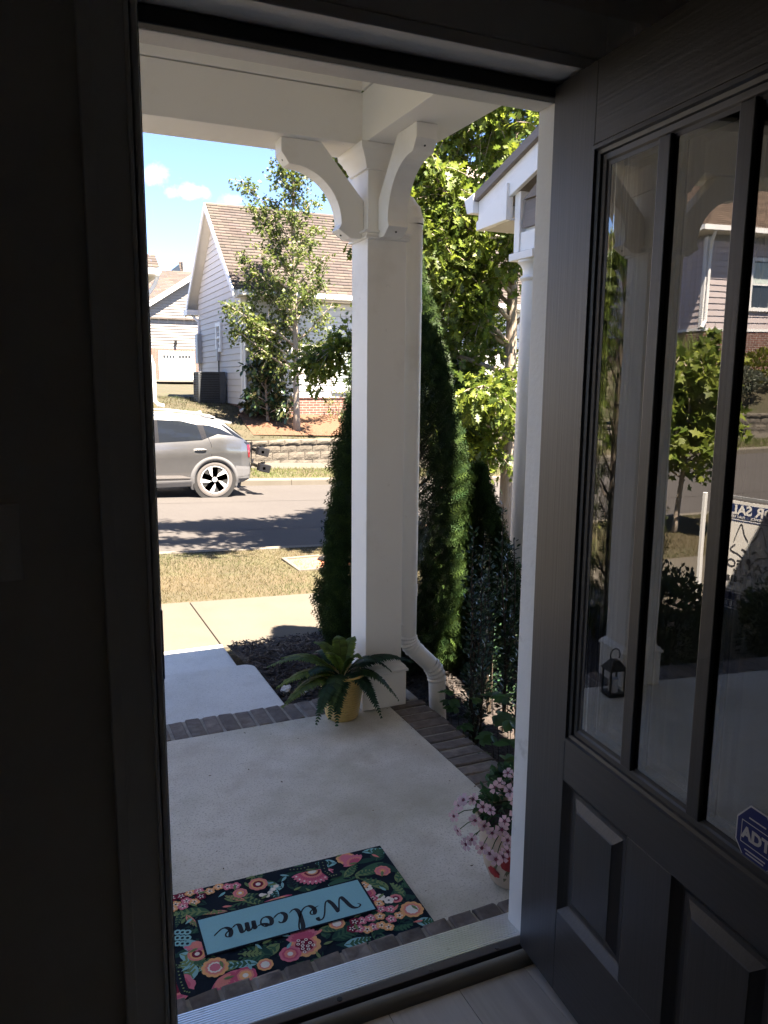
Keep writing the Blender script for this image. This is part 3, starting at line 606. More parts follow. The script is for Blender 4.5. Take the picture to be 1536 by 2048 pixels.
octa(tcx, zc, .0395, .0475, .0066, .0069, M_blue, 'sticker_face', st)
fr = MB()
for a0, a1, b0, b1 in ((-.031, .031, .0185, .0200), (-.031, .031, -.0185, -.0170), (-.031, -.0297, -.017, .0185), (.0297, .031, -.017, .0185)):
    dbox(fr, tcx+a0, tcx+a1, zc+b0, zc+b1, .0063, .0065)
put('sticker_frame', fr, M_stickw, st)
text_obj('ADT', .0275, .0002, M_stickw, frame4(D(tcx, zc, .0060), Du, (0, 0, 1), -Dn), st, bold=.0012, sx_=1.02)
for dz, w in ((.029, .034), (-.027, .042), (-.0325, .036)):
    fr = MB(); dbox(fr, tcx-w/2, tcx+w/2, zc+dz-.0012, zc+dz+.0012, .0063, .0065); put('fine_print', fr, M_stickw, st)

# ================================================================== PORCH
mb = MB(); mb.box(-3.6, 1.474, 1.66, 3.247, -0.40, 0.0); po = struct('porch_slab', mb, M_conc)
mb = MB(); mb.box(-3.6, 1.648, 3.255, 3.432, -0.40, -0.0055); mb.box(1.482, 1.645, 1.58, 3.25, -0.40, -0.006); put('mortar_bed', mb, M_mortar, po)
mb = MB(); mb.box(0.0, 1.40, 1.575, 1.682, -0.2, 0.0835); put('sill_mortar', mb, M_mortar, po)
def brickmesh(l, w, h, seed):
    """a brick lying along y, slightly uneven, top at z=0, chamfered edges"""
    r = np.random.default_rng(seed); m2 = MB(); j = lambda a: r.uniform(-a, a)
    e = 0.006; X = [-w/2, -w/2+e, w/2-e, w/2]; Y = [-l/2, -l/2+e, 0, l/2-e, l/2]
    vs = []
    for x in range(4):
        for y in range(5):
            edge = x in (0, 3) or y in (0, 4)
            vs.append((X[x]+j(.002), Y[y]+j(.003), (-e*0.8 if edge else 0)+j(.0025)))
    fs = [(x*5+y, (x+1)*5+y, (x+1)*5+y+1, x*5+y+1) for x in range(3) for y in range(4)]
    loop = [0, 5, 10, 15, 16, 17, 18, 19, 14, 9, 4, 3, 2, 1]
    o = len(vs)
    vs += [(vs[i][0], vs[i][1], -h) for i in loop]
    L_ = len(loop); fs += [(loop[(i+1) % L_], loop[i], o+i, o+(i+1) % L_) for i in range(L_)]
    m2.add(vs, fs); return m2
BR = [proto('brick', brickmesh(.182, .0635, .07, 40+i), M_brick, smooth=0) for i in range(6)]
def lay(x, y, z, rz, par):
    inst(BR[rng.integers(6)], Matrix.Translation((x, y, z+rng.uniform(-.003, .003))) @ Matrix.Rotation(rz+rng.uniform(-.012, .012)+(PI if rng.uniform() < .5 else 0), 4, 'Z'), par, 'brick')
xx = -3.55
while xx < 1.63: lay(xx, 3.342, 0.0, 0, po); xx += 0.0752
yy = 3.205
while yy > 1.64: lay(1.565, yy, 0.0, PI/2, po); yy -= 0.0752
BS = [proto('brick', brickmesh(.105, .068, .07, 80+i), M_brick) for i in range(4)]
for i in range(17):
    inst(BS[i % 4], Matrix.Translation((0.06+i*.0775, 1.635, 0.090+rng.uniform(-.003, .003))) @ Matrix.Rotation(rng.uniform(-.03, .03), 4, 'Z'), po, 'brick')

def rounded_slab(x0, x1, y0, y1, z0, z1, r):
    pts = [(x0, y0), (x1, y0)]
    for a in np.linspace(0, PI/2, 7): pts.append((x1-r+r*math.cos(a), y1-r+r*math.sin(a)))
    for a in np.linspace(PI/2, PI, 7): pts.append((x0+r+r*math.cos(a), y1-r+r*math.sin(a)))
    m2 = MB(); m2.prism([(x, y, z0) for x, y in pts], (0, 0, z1-z0)); return m2
st = bpy.data.objects.new('front_steps', None); COL.objects.link(st); st['kind'] = 'structure'
put('step', rounded_slab(-0.02, 1.142, 3.434, 4.485, -0.45, -0.17, .07), M_step, st, bevel=.012)
mb = MB(); mb.box(-0.02, 1.135, 4.48, 5.328, -0.45, -0.322); put('walk_slab', mb, M_step, st, bevel=.006)

n_ = 46
lp = np.stack([np.concatenate([rng.uniform(.3, 1.46, 22), rng.uniform(1.40, 1.47, 12), rng.uniform(.3, 1.4, 12)]), np.concatenate([rng.uniform(1.75, 3.22, 22), rng.uniform(1.8, 3.2, 12), rng.uniform(3.19, 3.24, 12)]), np.full(n_, .002)], 1)
an_ = rng.uniform(0, 6.28, n_)
v, f, c = scatter([(-.3, 0, 0), (.3, .1, 0), (.25, .8, .12), (-.1, 1, .15)], [(0, 1, 2, 3)], lp, np.stack([np.cos(an_), np.sin(an_), np.zeros(n_)], 1), np.tile([[0, 0, 1.0]], (n_, 1)), rng.uniform(.004, .012, n_), jcol((.09, .062, .035), n_, .5))
fast('leaf_litter', v, f, M_chip, colors=c, label='tiny dry leaf crumbs scattered on the porch concrete', cat='leaf litter', kind='stuff')
# ------------------------------------------------------------------ columns with curved brackets
BZ = 2.503                                            # underside of the beams
def moulding(mb, cx, cy, h0, h1, prof):
    """square moulding: prof = [(z, half width)]"""
    n = len(prof); vs = []
    for z, h in prof: vs += [(cx-h, cy-h, z), (cx+h, cy-h, z), (cx+h, cy+h, z), (cx-h, cy+h, z)]
    fs = [(4*i+k, 4*i+(k+1) % 4, 4*(i+1)+(k+1) % 4, 4*(i+1)+k) for i in range(n-1) for k in range(4)]
    mb.add(vs, fs+[(3, 2, 1, 0), tuple(range(4*n-4, 4*n))])
def bracket_profile():
    """(u out from the column face, v below the beam)"""
    p = [(0.362, 0.0), (0.362, 0.055), (0.330, 0.098)]
    c = (0.33, 0.352); 
    for a in np.linspace(0.0, 1.0, 12)[0:]:
        th = PI/2*a; p.append((0.318-0.218*math.sin(th)*1.0, 0.100+0.215*(1-math.cos(th))))
    p += [(0.112, 0.338), (0.060, 0.372), (0.0, 0.372), (0.0, 0.215), (0.19, 0.0)]
    return p
def column(cx, cy, label, dirs):
    t = thing('porch_column', label, 'column', (cx, cy, 0), 'square porch columns')
    h = .0915
    mb = MB(); moulding(mb, cx, cy, 0, 0, [(0.001, .111), (.166, .111)]); put('base', mb, M_trim, t, bevel=.004)
    mb = MB(); moulding(mb, cx, cy, 0, 0, [(.1662, .107), (.172, .1185), (.182, .1185), (.190, .110), (.196, .108), (.200, .101), (.208, .094)]); put('base_moulding', mb, M_trim, t, smooth=1)
    mb = MB(); moulding(mb, cx, cy, 0, 0, [(.1663, h), (BZ, h)]); put('shaft', mb, M_trim, t, bevel=.003)
    mb = MB(); moulding(mb, cx, cy, 0, 0, [(2.126, h+.001), (2.128, h+.012), (2.134, h+.013), (2.142, h+.006), (2.150, h+.006), (2.152, h+.020), (2.160, h+.021), (2.162, h+.001)]); put('neck_moulding', mb, M_trim, t, smooth=1)
    mb = MB(); moulding(mb, cx, cy, 0, 0, [(2.405, h+.001), (2.407, h+.010), (2.418, h+.011), (2.426, h+.016), (2.440, h+.020), (2.452, h+.030), (2.462, h+.033), (2.474, h+.042), (2.480, h+.047), (BZ-.001, h+.050)]); put('capital', mb, M_trim, t, smooth=1)
    for dx, dy in dirs:
        mb = MB(); hw = .045; pr = bracket_profile(); pts = []
        for u, v in pr:
            o = (h+.001)+u
            pts.append((cx+dx*o, cy+dy*o, BZ-.001-v))
        nx_, ny_ = -dy, dx
        pts = [(p[0]-nx_*hw, p[1]-ny_*hw, p[2]) for p in pts]
        mb.prism(pts, (nx_*2*hw, ny_*2*hw, 0)); bk = put('bracket', mb, M_trim, t, bevel=.002)
        for u, v, a in ((.344, .078, .0), (.088, .356, 0)):
            o = (h+.001)+u; q = np.array((cx+dx*o, cy+dy*o, BZ-.001-v)); nrm = np.array((dx*.75, dy*.75, -.66))
            mb = MB(); mb.tube([q-nrm*.012, q+nrm*.0015], .0042, 10); put('screw_hole', mb, M_black, bk)
    return t
column(1.446, 3.315, 'square white porch column beside the downspout', ((-1, 0), (0, -1)))
column(-0.385, 3.315, 'square white porch column across the entry steps, mirrored in the door glass', ((1, 0), (-1, 0)))

# ------------------------------------------------------------------ porch roof: beams, ceiling, and an unseen upper roof shaped for its shadow
t = thing('porch_roof', 'white beams and boarded ceiling of the entry porch roof', 'porch roof', (0.5, 2.5, BZ))
def pbox(nm, m, *b, bevel=.003):
    m2 = MB(); m2.box(*b); return put(nm, m2, m, t, bevel=bevel)
pbox('front_beam', M_beam, -3.9, 1.605, 3.232, 3.468, BZ, 2.705); pbox('front_beam_board', M_beam, -3.9, 1.3300, 3.226, 3.468, 2.709, 2.90)
pbox('side_beam', M_beam, 1.330, 1.606, 1.634, 3.2315, BZ+.0005, 2.7045); pbox('side_beam_board', M_beam, 1.3245, 1.606, 1.634, 3.2255, 2.7085, 2.90)
for i in range(11):
    pbox('ceiling_board', M_beam, -3.9, 1.60, 1.634+i*.146, 1.776+i*.146, 2.902, 2.915, bevel=.004)
pbox('unseen_upper_beam', M_beam, -.78, 1.60, 3.24, 3.46, 2.916, 3.118); pbox('unseen_upper_beam', M_beam, 1.34, 1.60, 1.634, 3.239, 2.916, 3.118)
pbox('soffit', M_beam, -.80, 2.62, 1.634, 3.62, 3.12, 3.135); pbox('fascia', M_beam, -.80, 2.58, 3.621, 3.645, 3.09, 3.26); pbox('fascia', M_beam, 2.581, 2.605, 1.634, 3.645, 3.09, 3.26)  # out of view, raised and widened right to shade the side bed
m2 = MB(); m2.prism([(-.80, 3.66, 3.262), (-.80, 1.60, 4.05), (-.80, 1.60, 3.14), (-.80, 3.6, 3.14)], (3.38, 0, 0)); put('roof_slope', m2, M_greige, t)
m2 = MB(); m2.prism([(-4.0, 3.56, 2.93), (-4.0, 1.60, 3.62), (-4.0, 1.60, 2.92), (-4.0, 3.5, 2.92)], (3.19, 0, 0)); put('roof_slope', m2, M_greige, t)  # unseen left slope set lower so sun reaches the sale sign

# ------------------------------------------------------------------ downspout
t = thing('downspout', 'round white downspout beside the porch column with ribbed elbows', 'downspout', (1.625, 3.33, 0.0))
R0 = .0425; DX, DY = 1.6225, 3.33
m2 = MB(); m2.tube([(DX, DY, .30), (DX, DY, 2.22)], R0, 24, False); put('pipe', m2, M_trim, t, smooth=1)
for z in (1.84, .50):
    m2 = MB(); m2.tube([(DX, DY, z), (DX, DY, z+.055)], R0+.0022, 24); put('coupling', m2, M_trim, t, smooth=1)
def elbow(path, nm):
    m2 = MB(); P = [np.array(p, float) for p in path]; rs = [R0+.0015+(.004 if i % 2 else 0) for i in range(len(P))]
    m2.tube(P, rs, 24, False); return put(nm, m2, M_trim, t, smooth=0)
th = np.linspace(0, PI/4.2, 9); r = .10
top = [(DX-(1-math.cos(a))*r*.6, DY+(1-math.cos(a))*r*1.4, 2.22+r*1.25*math.sin(a)) for a in np.linspace(0, PI/2, 11)]
elbow(top, 'top_elbow'); e = np.array(top[-1]); m2 = MB(); m2.tube([e, e+(-.03, .22, .06), e+(-.05, .33, .14)], R0, 20); put('top_pipe', m2, M_trim, t, smooth=1)
lo1 = [(DX+r*(1-math.cos(a)), DY-.15*r*(1-math.cos(a)), .30-r*math.sin(a)) for a in np.linspace(0, .82, 11)]
elbow(lo1, 'elbow'); p = np.array(lo1[-1]); d = p-np.array(lo1[-2]); d /= np.linalg.norm(d); q = p+d*.125
m2 = MB(); m2.tube([p, q], R0, 24, False); put('pipe', m2, M_trim, t, smooth=1)
m2 = MB(); m2.tube([p+d*.012, p+d*.030], R0+.002, 24); put('coupling', m2, M_trim, t, smooth=1)
lo2 = []; a0 = math.atan2(d[0], -d[2])
for a in np.linspace(a0, .08, 9): lo2.append(a)
pts = [q]
for a in lo2[1:]: pts.append(pts[-1]+np.array((math.sin(a), d[1]*.4, -math.cos(a)))*.0125)
elbow(pts, 'elbow'); e = pts[-1]; m2 = MB(); m2.tube([e, e+(0.01, 0, -.22)], R0, 24); put('pipe', m2, M_trim, t, smooth=1)
m2 = MB(); m2.tube([(DX-.1, DY, .362), (DX-.036, DY-.024, .362)], .004, 8); put('screw', m2, M_trim, t)

# ------------------------------------------------------------------ doormat (its lettering reads from outside)
MW, MD = .76, .44
mat_t = thing('doormat', 'floral doormat with a blue welcome panel before the threshold', 'doormat', (.592, 1.966, .001))
ca, sa = math.cos(math.radians(-1.0)), math.sin(math.radians(-1.0))
def MP(u, v, z=0.0):                                  # u,v in metres from the mat centre as read from outside
    x, y = -u, -v
    return (.588+x*ca-y*sa, 1.968+x*sa+y*ca, .001+z)
def PX(zx, zy):                                       # enlarged-crop position -> mat u,v
    p = onZ(330+.358*zx, 1680+.358*zy, .008); dx, dy = p[0]-.588, p[1]-1.968
    return -(dx*ca+dy*sa), -(-dx*sa+dy*ca)
m2 = MB(); m2.prism([MP(-MW/2, -MD/2), MP(MW/2, -MD/2), MP(MW/2, MD/2), MP(-MW/2, MD/2)], (0, 0, .007)); m2.c = [(.010, .018, .030)]*len(m2.f)
put('mat_base', m2, M_print, mat_t)
NAVY, DGR, MGR, OLV = (.012, .021, .034), (.022, .072, .058), (.05, .135, .08), (.19, .27, .115)
TEAL, PINK, SALM, PEACH, IVORY, MAROON, ROSE = (.25, .52, .54), (.62, .11, .19), (.80, .27, .23), (.88, .45, .20), (.88, .82, .73), (.22, .02, .05), (.72, .20, .27)
pm = MB(); lay_z = [.0072]
def flat(uv, col, clip=True):
    lay_z[0] += .0000011
    if clip: uv = [(max(-MW/2+.002, min(MW/2-.002, u)), max(-MD/2+.002, min(MD/2-.002, v))) for u, v in uv]
    pm.cur = tuple(col); pm.poly([MP(u, v, lay_z[0]) for u, v in uv])
def disc(u, v, r, col, n=14, sq=1.0): flat([(u+r*math.cos(2*PI*k/n), v+sq*r*math.sin(2*PI*k/n)) for k in range(n)], col)
def petal(u, v, a, L_, w, col, base=0.0):
    c, s = math.cos(a), math.sin(a); pts = []
    for k, hw in ((0, .25), (.3, .75), (.6, 1), (.85, .8), (1, .25)): pts.append((k, hw))
    q = [(base+k*(L_-base), hw*w/2) for k, hw in pts]; q = q+[(k, -hw) for k, hw in q[::-1]]
    flat([(u+x*c-y*s, v+x*s+y*c) for x, y in q], col)
def leaf2(u, v, a, L_, w, col, vein=None, curve=0.0):
    c, s = math.cos(a), math.sin(a); top_, bot = [], []
    for k in np.linspace(0, 1, 9):
        hw = w/2*math.sin(PI*k**.8)*(1-.15*k); x = k*L_; y = curve*L_*k*k
        top_.append((x, y+hw)); bot.append((x, y-hw))
    T = lambda p: (u+p[0]*c-p[1]*s, v+p[0]*s+p[1]*c)
    flat([T(p) for p in top_+bot[::-1]], col)
    if vein:
        flat([T((k*L_, curve*L_*k*k+.0016)) for k in np.linspace(.05, .95, 6)]+[T((k*L_, curve*L_*k*k-.0016)) for k in np.linspace(.95, .05, 6)], vein)
        for k in np.linspace(.2, .8, 5):
            for sg in (1, -1):
                hw = w/2*math.sin(PI*k**.8)*.85; x = k*L_; y = curve*L_*k*k
                flat([T((x, y)), T((x+.010, y)), T((x+hw*.75+.006, y+sg*hw)), T((x+hw*.75, y+sg*hw))], vein)
def blossom(u, v, r, col, ctr=NAVY, n=5, rot=0.0, eye=MAROON):
    for k in range(n): disc(u+r*.55*math.cos(2*PI*k/n+rot), v+r*.55*math.sin(2*PI*k/n+rot), r*.48, col, 9)
    for k in range(n): petal(u, v, 2*PI*k/n+rot, r*.62, r*.22, eye if col != IVORY else IVORY)
    disc(u, v, r*.2, ctr, 8)
def bigflower(u, v, r, a0, a1, cols, n=11, ctr=None):
    rr = r
    for i, cl in enumerate(cols):
        for k in range(n):
            a = a0+(a1-a0)*(k+.5)/n; petal(u, v, a, rr, rr*abs(a1-a0)/n*1.25, cl)
        rr *= .74
    if ctr: disc(u, v, r*.26, ctr, 12)
r_ = random.Random(5)
# dark leaf ground
for k in range(120):
    u = r_.uniform(-MW/2, MW/2); v = r_.uniform(-MD/2, MD/2)
    leaf2(u, v, r_.uniform(0, 2*PI), r_.uniform(.05, .11), r_.uniform(.022, .04), r_.choice((DGR, DGR, MGR, NAVY)), r_.choice((None, NAVY, MGR)), r_.uniform(-.3, .3))
for zx, zy, a, L_, w, col, vein, cv in (
    (250, 400, 200, .11, .045, MGR, OLV, .1), (330, 330, 20, .10, .04, OLV, DGR, .2), (420, 330, 30, .09, .03, OLV, DGR, -.2), (480, 250, 320, .08, .035, OLV, DGR, .2),
    (560, 230, 60, .07, .03, MGR, TEAL, 0), (600, 260, 100, .07, .028, TEAL, DGR, .2), (960, 130, 200, .07, .04, TEAL, DGR, 0), (930, 190, 250, .06, .03, TEAL, MGR, 0),
    (1000, 210, 330, .08, .03, OLV, MGR, .2), (1060, 200, 350, .08, .03, OLV, MGR, -.2), (1250, 280, 250, .10, .04, OLV, MGR, .3), (1300, 240, 300, .09, .036, OLV, MGR, -.3), (1340, 320, 270, .08, .03, MGR, OLV, .2),
    (1100, 70, 10, .09, .03, TEAL, MGR, 0), (1190, 80, 340, .07, .03, TEAL, DGR, .2), (1180, 120, 300, .07, .05, DGR, MGR, 0), (1400, 460, 20, .07, .04, TEAL, MGR, 0), (1440, 360, 330, .06, .03, OLV, MGR, 0),
    (930, 560, 350, .09, .05, DGR, MGR, 0), (1000, 590, 10, .08, .04, TEAL, MGR, .2), (860, 500, 20, .07, .03, OLV, MGR, 0), (640, 580, 150, .08, .04, OLV, MGR, 0), (600, 640, 200, .09, .07, DGR, MGR, 0),
    (440, 690, 190, .11, .04, OLV, TEAL, .1), (330, 670, 170, .08, .035, TEAL, OLV, 0), (520, 690, 200, .08, .03, TEAL, MGR, .1), (400, 640, 20, .07, .03, NAVY, OLV, 0),
    (110, 560, 70, .09, .045, TEAL, DGR, .2), (80, 640, 40, .08, .04, TEAL, OLV, 0), (70, 700, 190, .06, .025, OLV, MGR, 0), (130, 690, 20, .06, .025, OLV, MGR, 0), (160, 780, 260, .08, .05, TEAL, OLV, 0), (130, 730, 200, .06, .03, OLV, DGR, 0),
    (120, 420, 80, .07, .02, SALM, OLV, .2), (90, 400, 110, .07, .02, OLV, DGR, 0), (350, 400, 200, .07, .016, SALM, OLV, .2), (450, 340, 220, .07, .018, SALM, OLV, 0)):
    u, v = PX(zx, zy); leaf2(u, v, math.radians(180-a), L_, w, col, vein, cv)
# scalloped fan flowers
def fan(zx, zy, r, face, cols, n=13):
    u, v = PX(zx, zy); f = math.radians(face); bigflower(u, v, r*1.12, f-1.5, f+1.5, (NAVY,), n); bigflower(u, v, r, f-1.45, f+1.45, cols, n)
    for k in range(9):
        a = f-1.3+2.6*k/8; disc(u+r*.80*math.cos(a), v+r*.80*math.sin(a), .0032, IVORY, 8)
fan(820, 175, .068, 85, (ROSE, PINK, SALM, MAROON, PEACH, IVORY), 15)
fan(620, 330, .055, 95, (PINK, ROSE, PEACH, PEACH, SALM), 9)
for k in range(6):
    u, v = PX(540+(k*16), 330-abs(k-2)*10-k*8); disc(u, v, .0085, IVORY, 10)
u, v = PX(780, 590); bigflower(u, v, .062, 0, 2*PI, (NAVY, PEACH, SALM, PEACH), 11); bigflower(u-.005, v-.018, .05, PI+.3, 2*PI-.3, (ROSE, PINK), 9); disc(u, v, .026, MAROON, 16)
for k in range(12):
    a = k*2.4; rr = .005*math.sqrt(k+.5)*1.55; disc(u+rr*math.cos(a), v+rr*math.sin(a), .0052, IVORY, 9); disc(u+rr*math.cos(a), v+rr*math.sin(a), .0027, MAROON, 7)
u, v = PX(1010, 105); bigflower(u, v, .032, 0, 2*PI, (PEACH, SALM, ROSE), 10); u, v = PX(1070, 130); bigflower(u, v, .045, -2.4, .2, (ROSE, SALM, PINK), 9)
u, v = PX(1215, 175); bigflower(u, v, .026, 0, 2*PI, (SALM, ROSE, SALM), 9, PEACH); u, v = PX(1380, 390); bigflower(u, v, .035, 0, 2*PI, (PEACH, SALM, IVORY), 10)
u, v = PX(1130, 300); bigflower(u, v, .026, 0, 2*PI, (ROSE, SALM, PINK), 8)
u, v = PX(280, 715); bigflower(u, v, .036, 0, 2*PI, (PEACH, SALM, IVORY, ROSE), 11); u, v = PX(300, 780); bigflower(u, v, .06, 1.0, 3.4, (ROSE, PINK, SALM), 9)
u, v = PX(180, 640); bigflower(u, v, .026, 0, 2*PI, (SALM, PEACH, MAROON), 6, IVORY); u, v = PX(60, 830); bigflower(u, v, .05, 0, 2*PI, (ROSE, PINK, SALM, MAROON), 9)
for zx, zy, rr_, cl in ((520, 250, .03, (SALM, PEACH, MAROON)), (700, 640, .03, (ROSE, PINK, SALM)), (960, 470, .024, (PEACH, SALM, IVORY)), (1290, 330, .02, (SALM, ROSE, MAROON)), (450, 760, .03, (PINK, SALM, PEACH)), (560, 700, .022, (PEACH, SALM, IVORY)), (420, 300, .022, (SALM, ROSE, PEACH))):
    u, v = PX(zx, zy); bigflower(u, v, rr_, 0, 2*PI, cl, 8, IVORY)
u, v = PX(180, 570); bigflower(u, v, .04, 0.2, 2.2, (ROSE, SALM), 6)
# clusters of little blossoms
for zx, zy, col in [(1200, 325, IVORY), (1160, 330, PINK), (1250, 340, IVORY), (1195, 360, PEACH), (1140, 350, MAROON), (1205, 390, ROSE), (1260, 390, ROSE), (1150, 440, ROSE), (1200, 430, PEACH), (1265, 445, ROSE), (1310, 425, PEACH),
     (1100, 455, ROSE), (1060, 460, MAROON), (1165, 490, ROSE), (1210, 480, PEACH), (1130, 505, PEACH), (1085, 500, ROSE), (1250, 490, PEACH), (1045, 500, MAROON), (1130, 270, IVORY), (1110, 255, PEACH),
     (40, 330, MAROON), (90, 318, MAROON), (140, 300, PEACH), (190, 290, ROSE), (250, 290, PEACH), (60, 365, PEACH), (120, 345, ROSE), (165, 350, PEACH), (100, 375, ROSE), (200, 320, MAROON), (40, 390, PEACH), (300, 265, PEACH), (350, 265, ROSE), (395, 260, ROSE)]:
    u, v = PX(zx, zy); blossom(u, v, .0165, col, NAVY, 5, zx*.1, IVORY)
for k in range(9):                                    # blue lace leaf
    u, v = PX(70+(k % 3)*28, 520+(k//3)*32); disc(u, v, .011, TEAL, 8); disc(u, v, .005, NAVY, 6)
# dotted navy scrolls
for pts in ([(700, 170), (760, 165), (820, 150)], [(880, 130), (895, 180), (930, 205), (970, 195)], [(75, 740), (90, 800), (110, 850), (150, 860)]):
    for (a, b), (c, d) in zip(pts[:-1], pts[1:]):
        for k in np.linspace(0, 1, 6): u, v = PX(a+(c-a)*k, b+(d-b)*k); disc(u, v, .012, NAVY, 9)
    for (a, b), (c, d) in zip(pts[:-1], pts[1:]):
        for k in np.linspace(0, 1, 4)[:-1]: u, v = PX(a+(c-a)*k, b+(d-b)*k); disc(u, v, .0026, OLV, 7)
for k in range(70):
    u = r_.uniform(-MW/2, MW/2); v = r_.uniform(-MD/2, MD/2); leaf2(u, v, r_.uniform(0, 6.28), .03, .010, r_.choice((OLV, SALM, TEAL, OLV)))
put('printed_pattern', pm, M_print, mat_t)
# centre panel
u0p, v0p = PX(1075, 250); u1p, v1p = PX(232, 655)
pu0, pu1, pv0, pv1 = -.243, .243, -.073, .073
m2 = MB(); m2.cur = NAVY; m2.poly([MP(a, b, .0115) for a, b in ((pu0-.006, pv0-.006), (pu1+.006, pv0-.006), (pu1+.006, pv1+.006), (pu0-.006, pv1+.006))])
m2.cur = (.27, .56, .62); m2.poly([MP(a, b, .0117) for a, b in ((pu0, pv0), (pu1, pv0), (pu1, pv1), (pu0, pv1))]); put('welcome_panel', m2, M_print, mat_t)
def stroke(mb, pts, w0, w1, fn, z):
    """brush stroke: smooth curve through pts, thick on the way down, thin on the way up"""
    P = np.array(pts, float); Q = []
    E = np.vstack([2*P[0]-P[1], P, 2*P[-1]-P[-2]])
    for i in range(1, len(E)-2):
        for s in np.linspace(0, 1, 9)[:-1]:
            a, b, c, d = E[i-1], E[i], E[i+1], E[i+2]
            Q.append(.5*((2*b)+(-a+c)*s+(2*a-5*b+4*c-d)*s*s+(-a+3*b-3*c+d)*s**3))
    Q.append(P[-1]); Q = np.array(Q); T = np.gradient(Q, axis=0); T = unit(T); Nn = np.stack([-T[:, 1], T[:, 0]], 1)
    wd = w0+(w1-w0)*np.clip(-T[:, 1], 0, 1)**.8; k = np.linspace(0, 1, len(Q)); wd = wd*np.clip(np.minimum(k, 1-k)*14+.35, 0, 1)
    A = Q+Nn*wd[:, None]/2; B = Q-Nn*wd[:, None]/2
    n = len(Q); mb.add([fn(p[0], p[1], z) for p in A]+[fn(p[0], p[1], z) for p in B], [(n+i, n+i+1, i+1, i) for i in range(n-1)])
sc_ = .00105; ou, ov = -.205, -.018
F = lambda x, y, z: MP(ou+x*sc_, ov+y*sc_, z)
wm = MB()
word = [
 [(2, 46), (-4, 54), (4, 62), (16, 60), (24, 48), (30, 22), (36, 4), (44, 12), (56, 44), (62, 58), (64, 46), (68, 20), (76, 4), (86, 14), (100, 50), (110, 68), (120, 72), (124, 64), (118, 60)],     # W
 [(106, 14), (120, 20), (134, 30), (136, 40), (128, 42), (122, 32), (122, 18), (130, 6), (142, 6), (154, 16), (166, 36), (178, 66), (182, 84), (176, 90), (170, 78), (166, 50), (164, 20), (168, 6), (178, 4), (190, 14)],  # e l
 [(226, 34), (222, 42), (212, 40), (204, 28), (202, 14), (210, 4), (222, 6), (236, 18)],       # c
 [(262, 40), (248, 38), (242, 22), (246, 8), (258, 4), (268, 12), (272, 28), (264, 40), (258, 34), (270, 28), (284, 32)],   # o
 [(284, 32), (290, 38), (290, 20), (288, 5)], [(289, 14), (300, 36), (308, 38), (308, 18), (306, 5)], [(307, 14), (318, 36), (326, 38), (327, 20), (328, 8), (336, 4), (346, 12)],         # m
 [(346, 12), (358, 20), (368, 30), (368, 40), (360, 42), (354, 30), (354, 16), (362, 6), (374, 6), (390, 18), (398, 26)]]   # e
for s in word: stroke(wm, s, 4.6, 12.5, F, .0119)
put('welcome_lettering', wm, mat('mat_ink', (.012, .018, .026), None, 300, .95), mat_t)

# ------------------------------------------------------------------ fern in a mustard pot
fx, fy = 1.228, 3.20
t = thing('potted_fern', 'fern in a mustard ribbed pot at the foot of the porch column', 'potted plant', (fx, fy, 0))
prof = [(.070, .001), (.074, .006)]
for i in range(17): z = .012+i*.0112; r = .074+.030*(z/.2); prof += [(r, z), (r+.0022, z+.004), (r, z+.009)]
prof += [(.106, .205), (.109, .209), (.109, .217), (.104, .219), (.100, .205), (.096, .19)]
m2 = MB(); m2.lathe(prof, (fx, fy, 0), 32); put('pot', m2, M_fernpot, t, smooth=1)
m2 = MB(); m2.lathe([(0, .19), (.099, .188)], (fx, fy, 0), 20); put('soil', m2, M_soil, t)
def frond(a, L_, rise, droop, w, col, twist=0.0):
    n = 38; d = np.array((math.cos(a), math.sin(a), 0)); side = np.array((-math.sin(a), math.cos(a), 0)); P = []
    for k in np.linspace(0, 1, n+1):
        P.append(np.array((fx, fy, .19))+d*(L_*(.05+.95*k**1.15)*(1 if droop < 2 else 1))+np.array((0, 0, rise*math.sin(min(1, k*1.25)*PI/2)-droop*k**2.2)))
    P = np.array(P); m2 = MB(); m2.cur = (col[0]*.8, col[1]*.7, col[2]*.6); m2.tube(P[::3], [.0026*(1-.7*i/len(P[::3])) for i in range(len(P[::3]))], 5)
    for i in range(4, n+1):
        k = i/n; T = unit((P[min(i+1, n)]-P[max(i-1, 0)])[None])[0]; nb = np.cross(T, side); nb = nb/np.linalg.norm(nb)
        pw = w*min(1, (k-.08)*4.2)*(1-(max(0, k-.35)/.68)**1.4)+.004
        for sg in (1, -1):
            q = side*sg*math.cos(twist)+nb*math.sin(twist)*.6; tip = P[i]+q*pw+T*pw*.34-np.array((0, 0, 1))*pw*.22+rng.normal(0, .0015, 3)
            hw = T*.0072*(1 if pw > .02 else .7); c = np.clip(np.array(col)*rng.uniform(.7, 1.3), 0, 1); m2.cur = tuple(c)
            mid = P[i]*.45+tip*.55+nb*.0025
            m2.add([P[i]-hw, P[i]+hw, mid+hw*.95, tip, mid-hw*.8], [(0, 1, 2, 4), (4, 2, 3)])
    return put('frond', m2, M_leaf, t)
GL, GD = (.13, .19, .035), (.03, .075, .04)
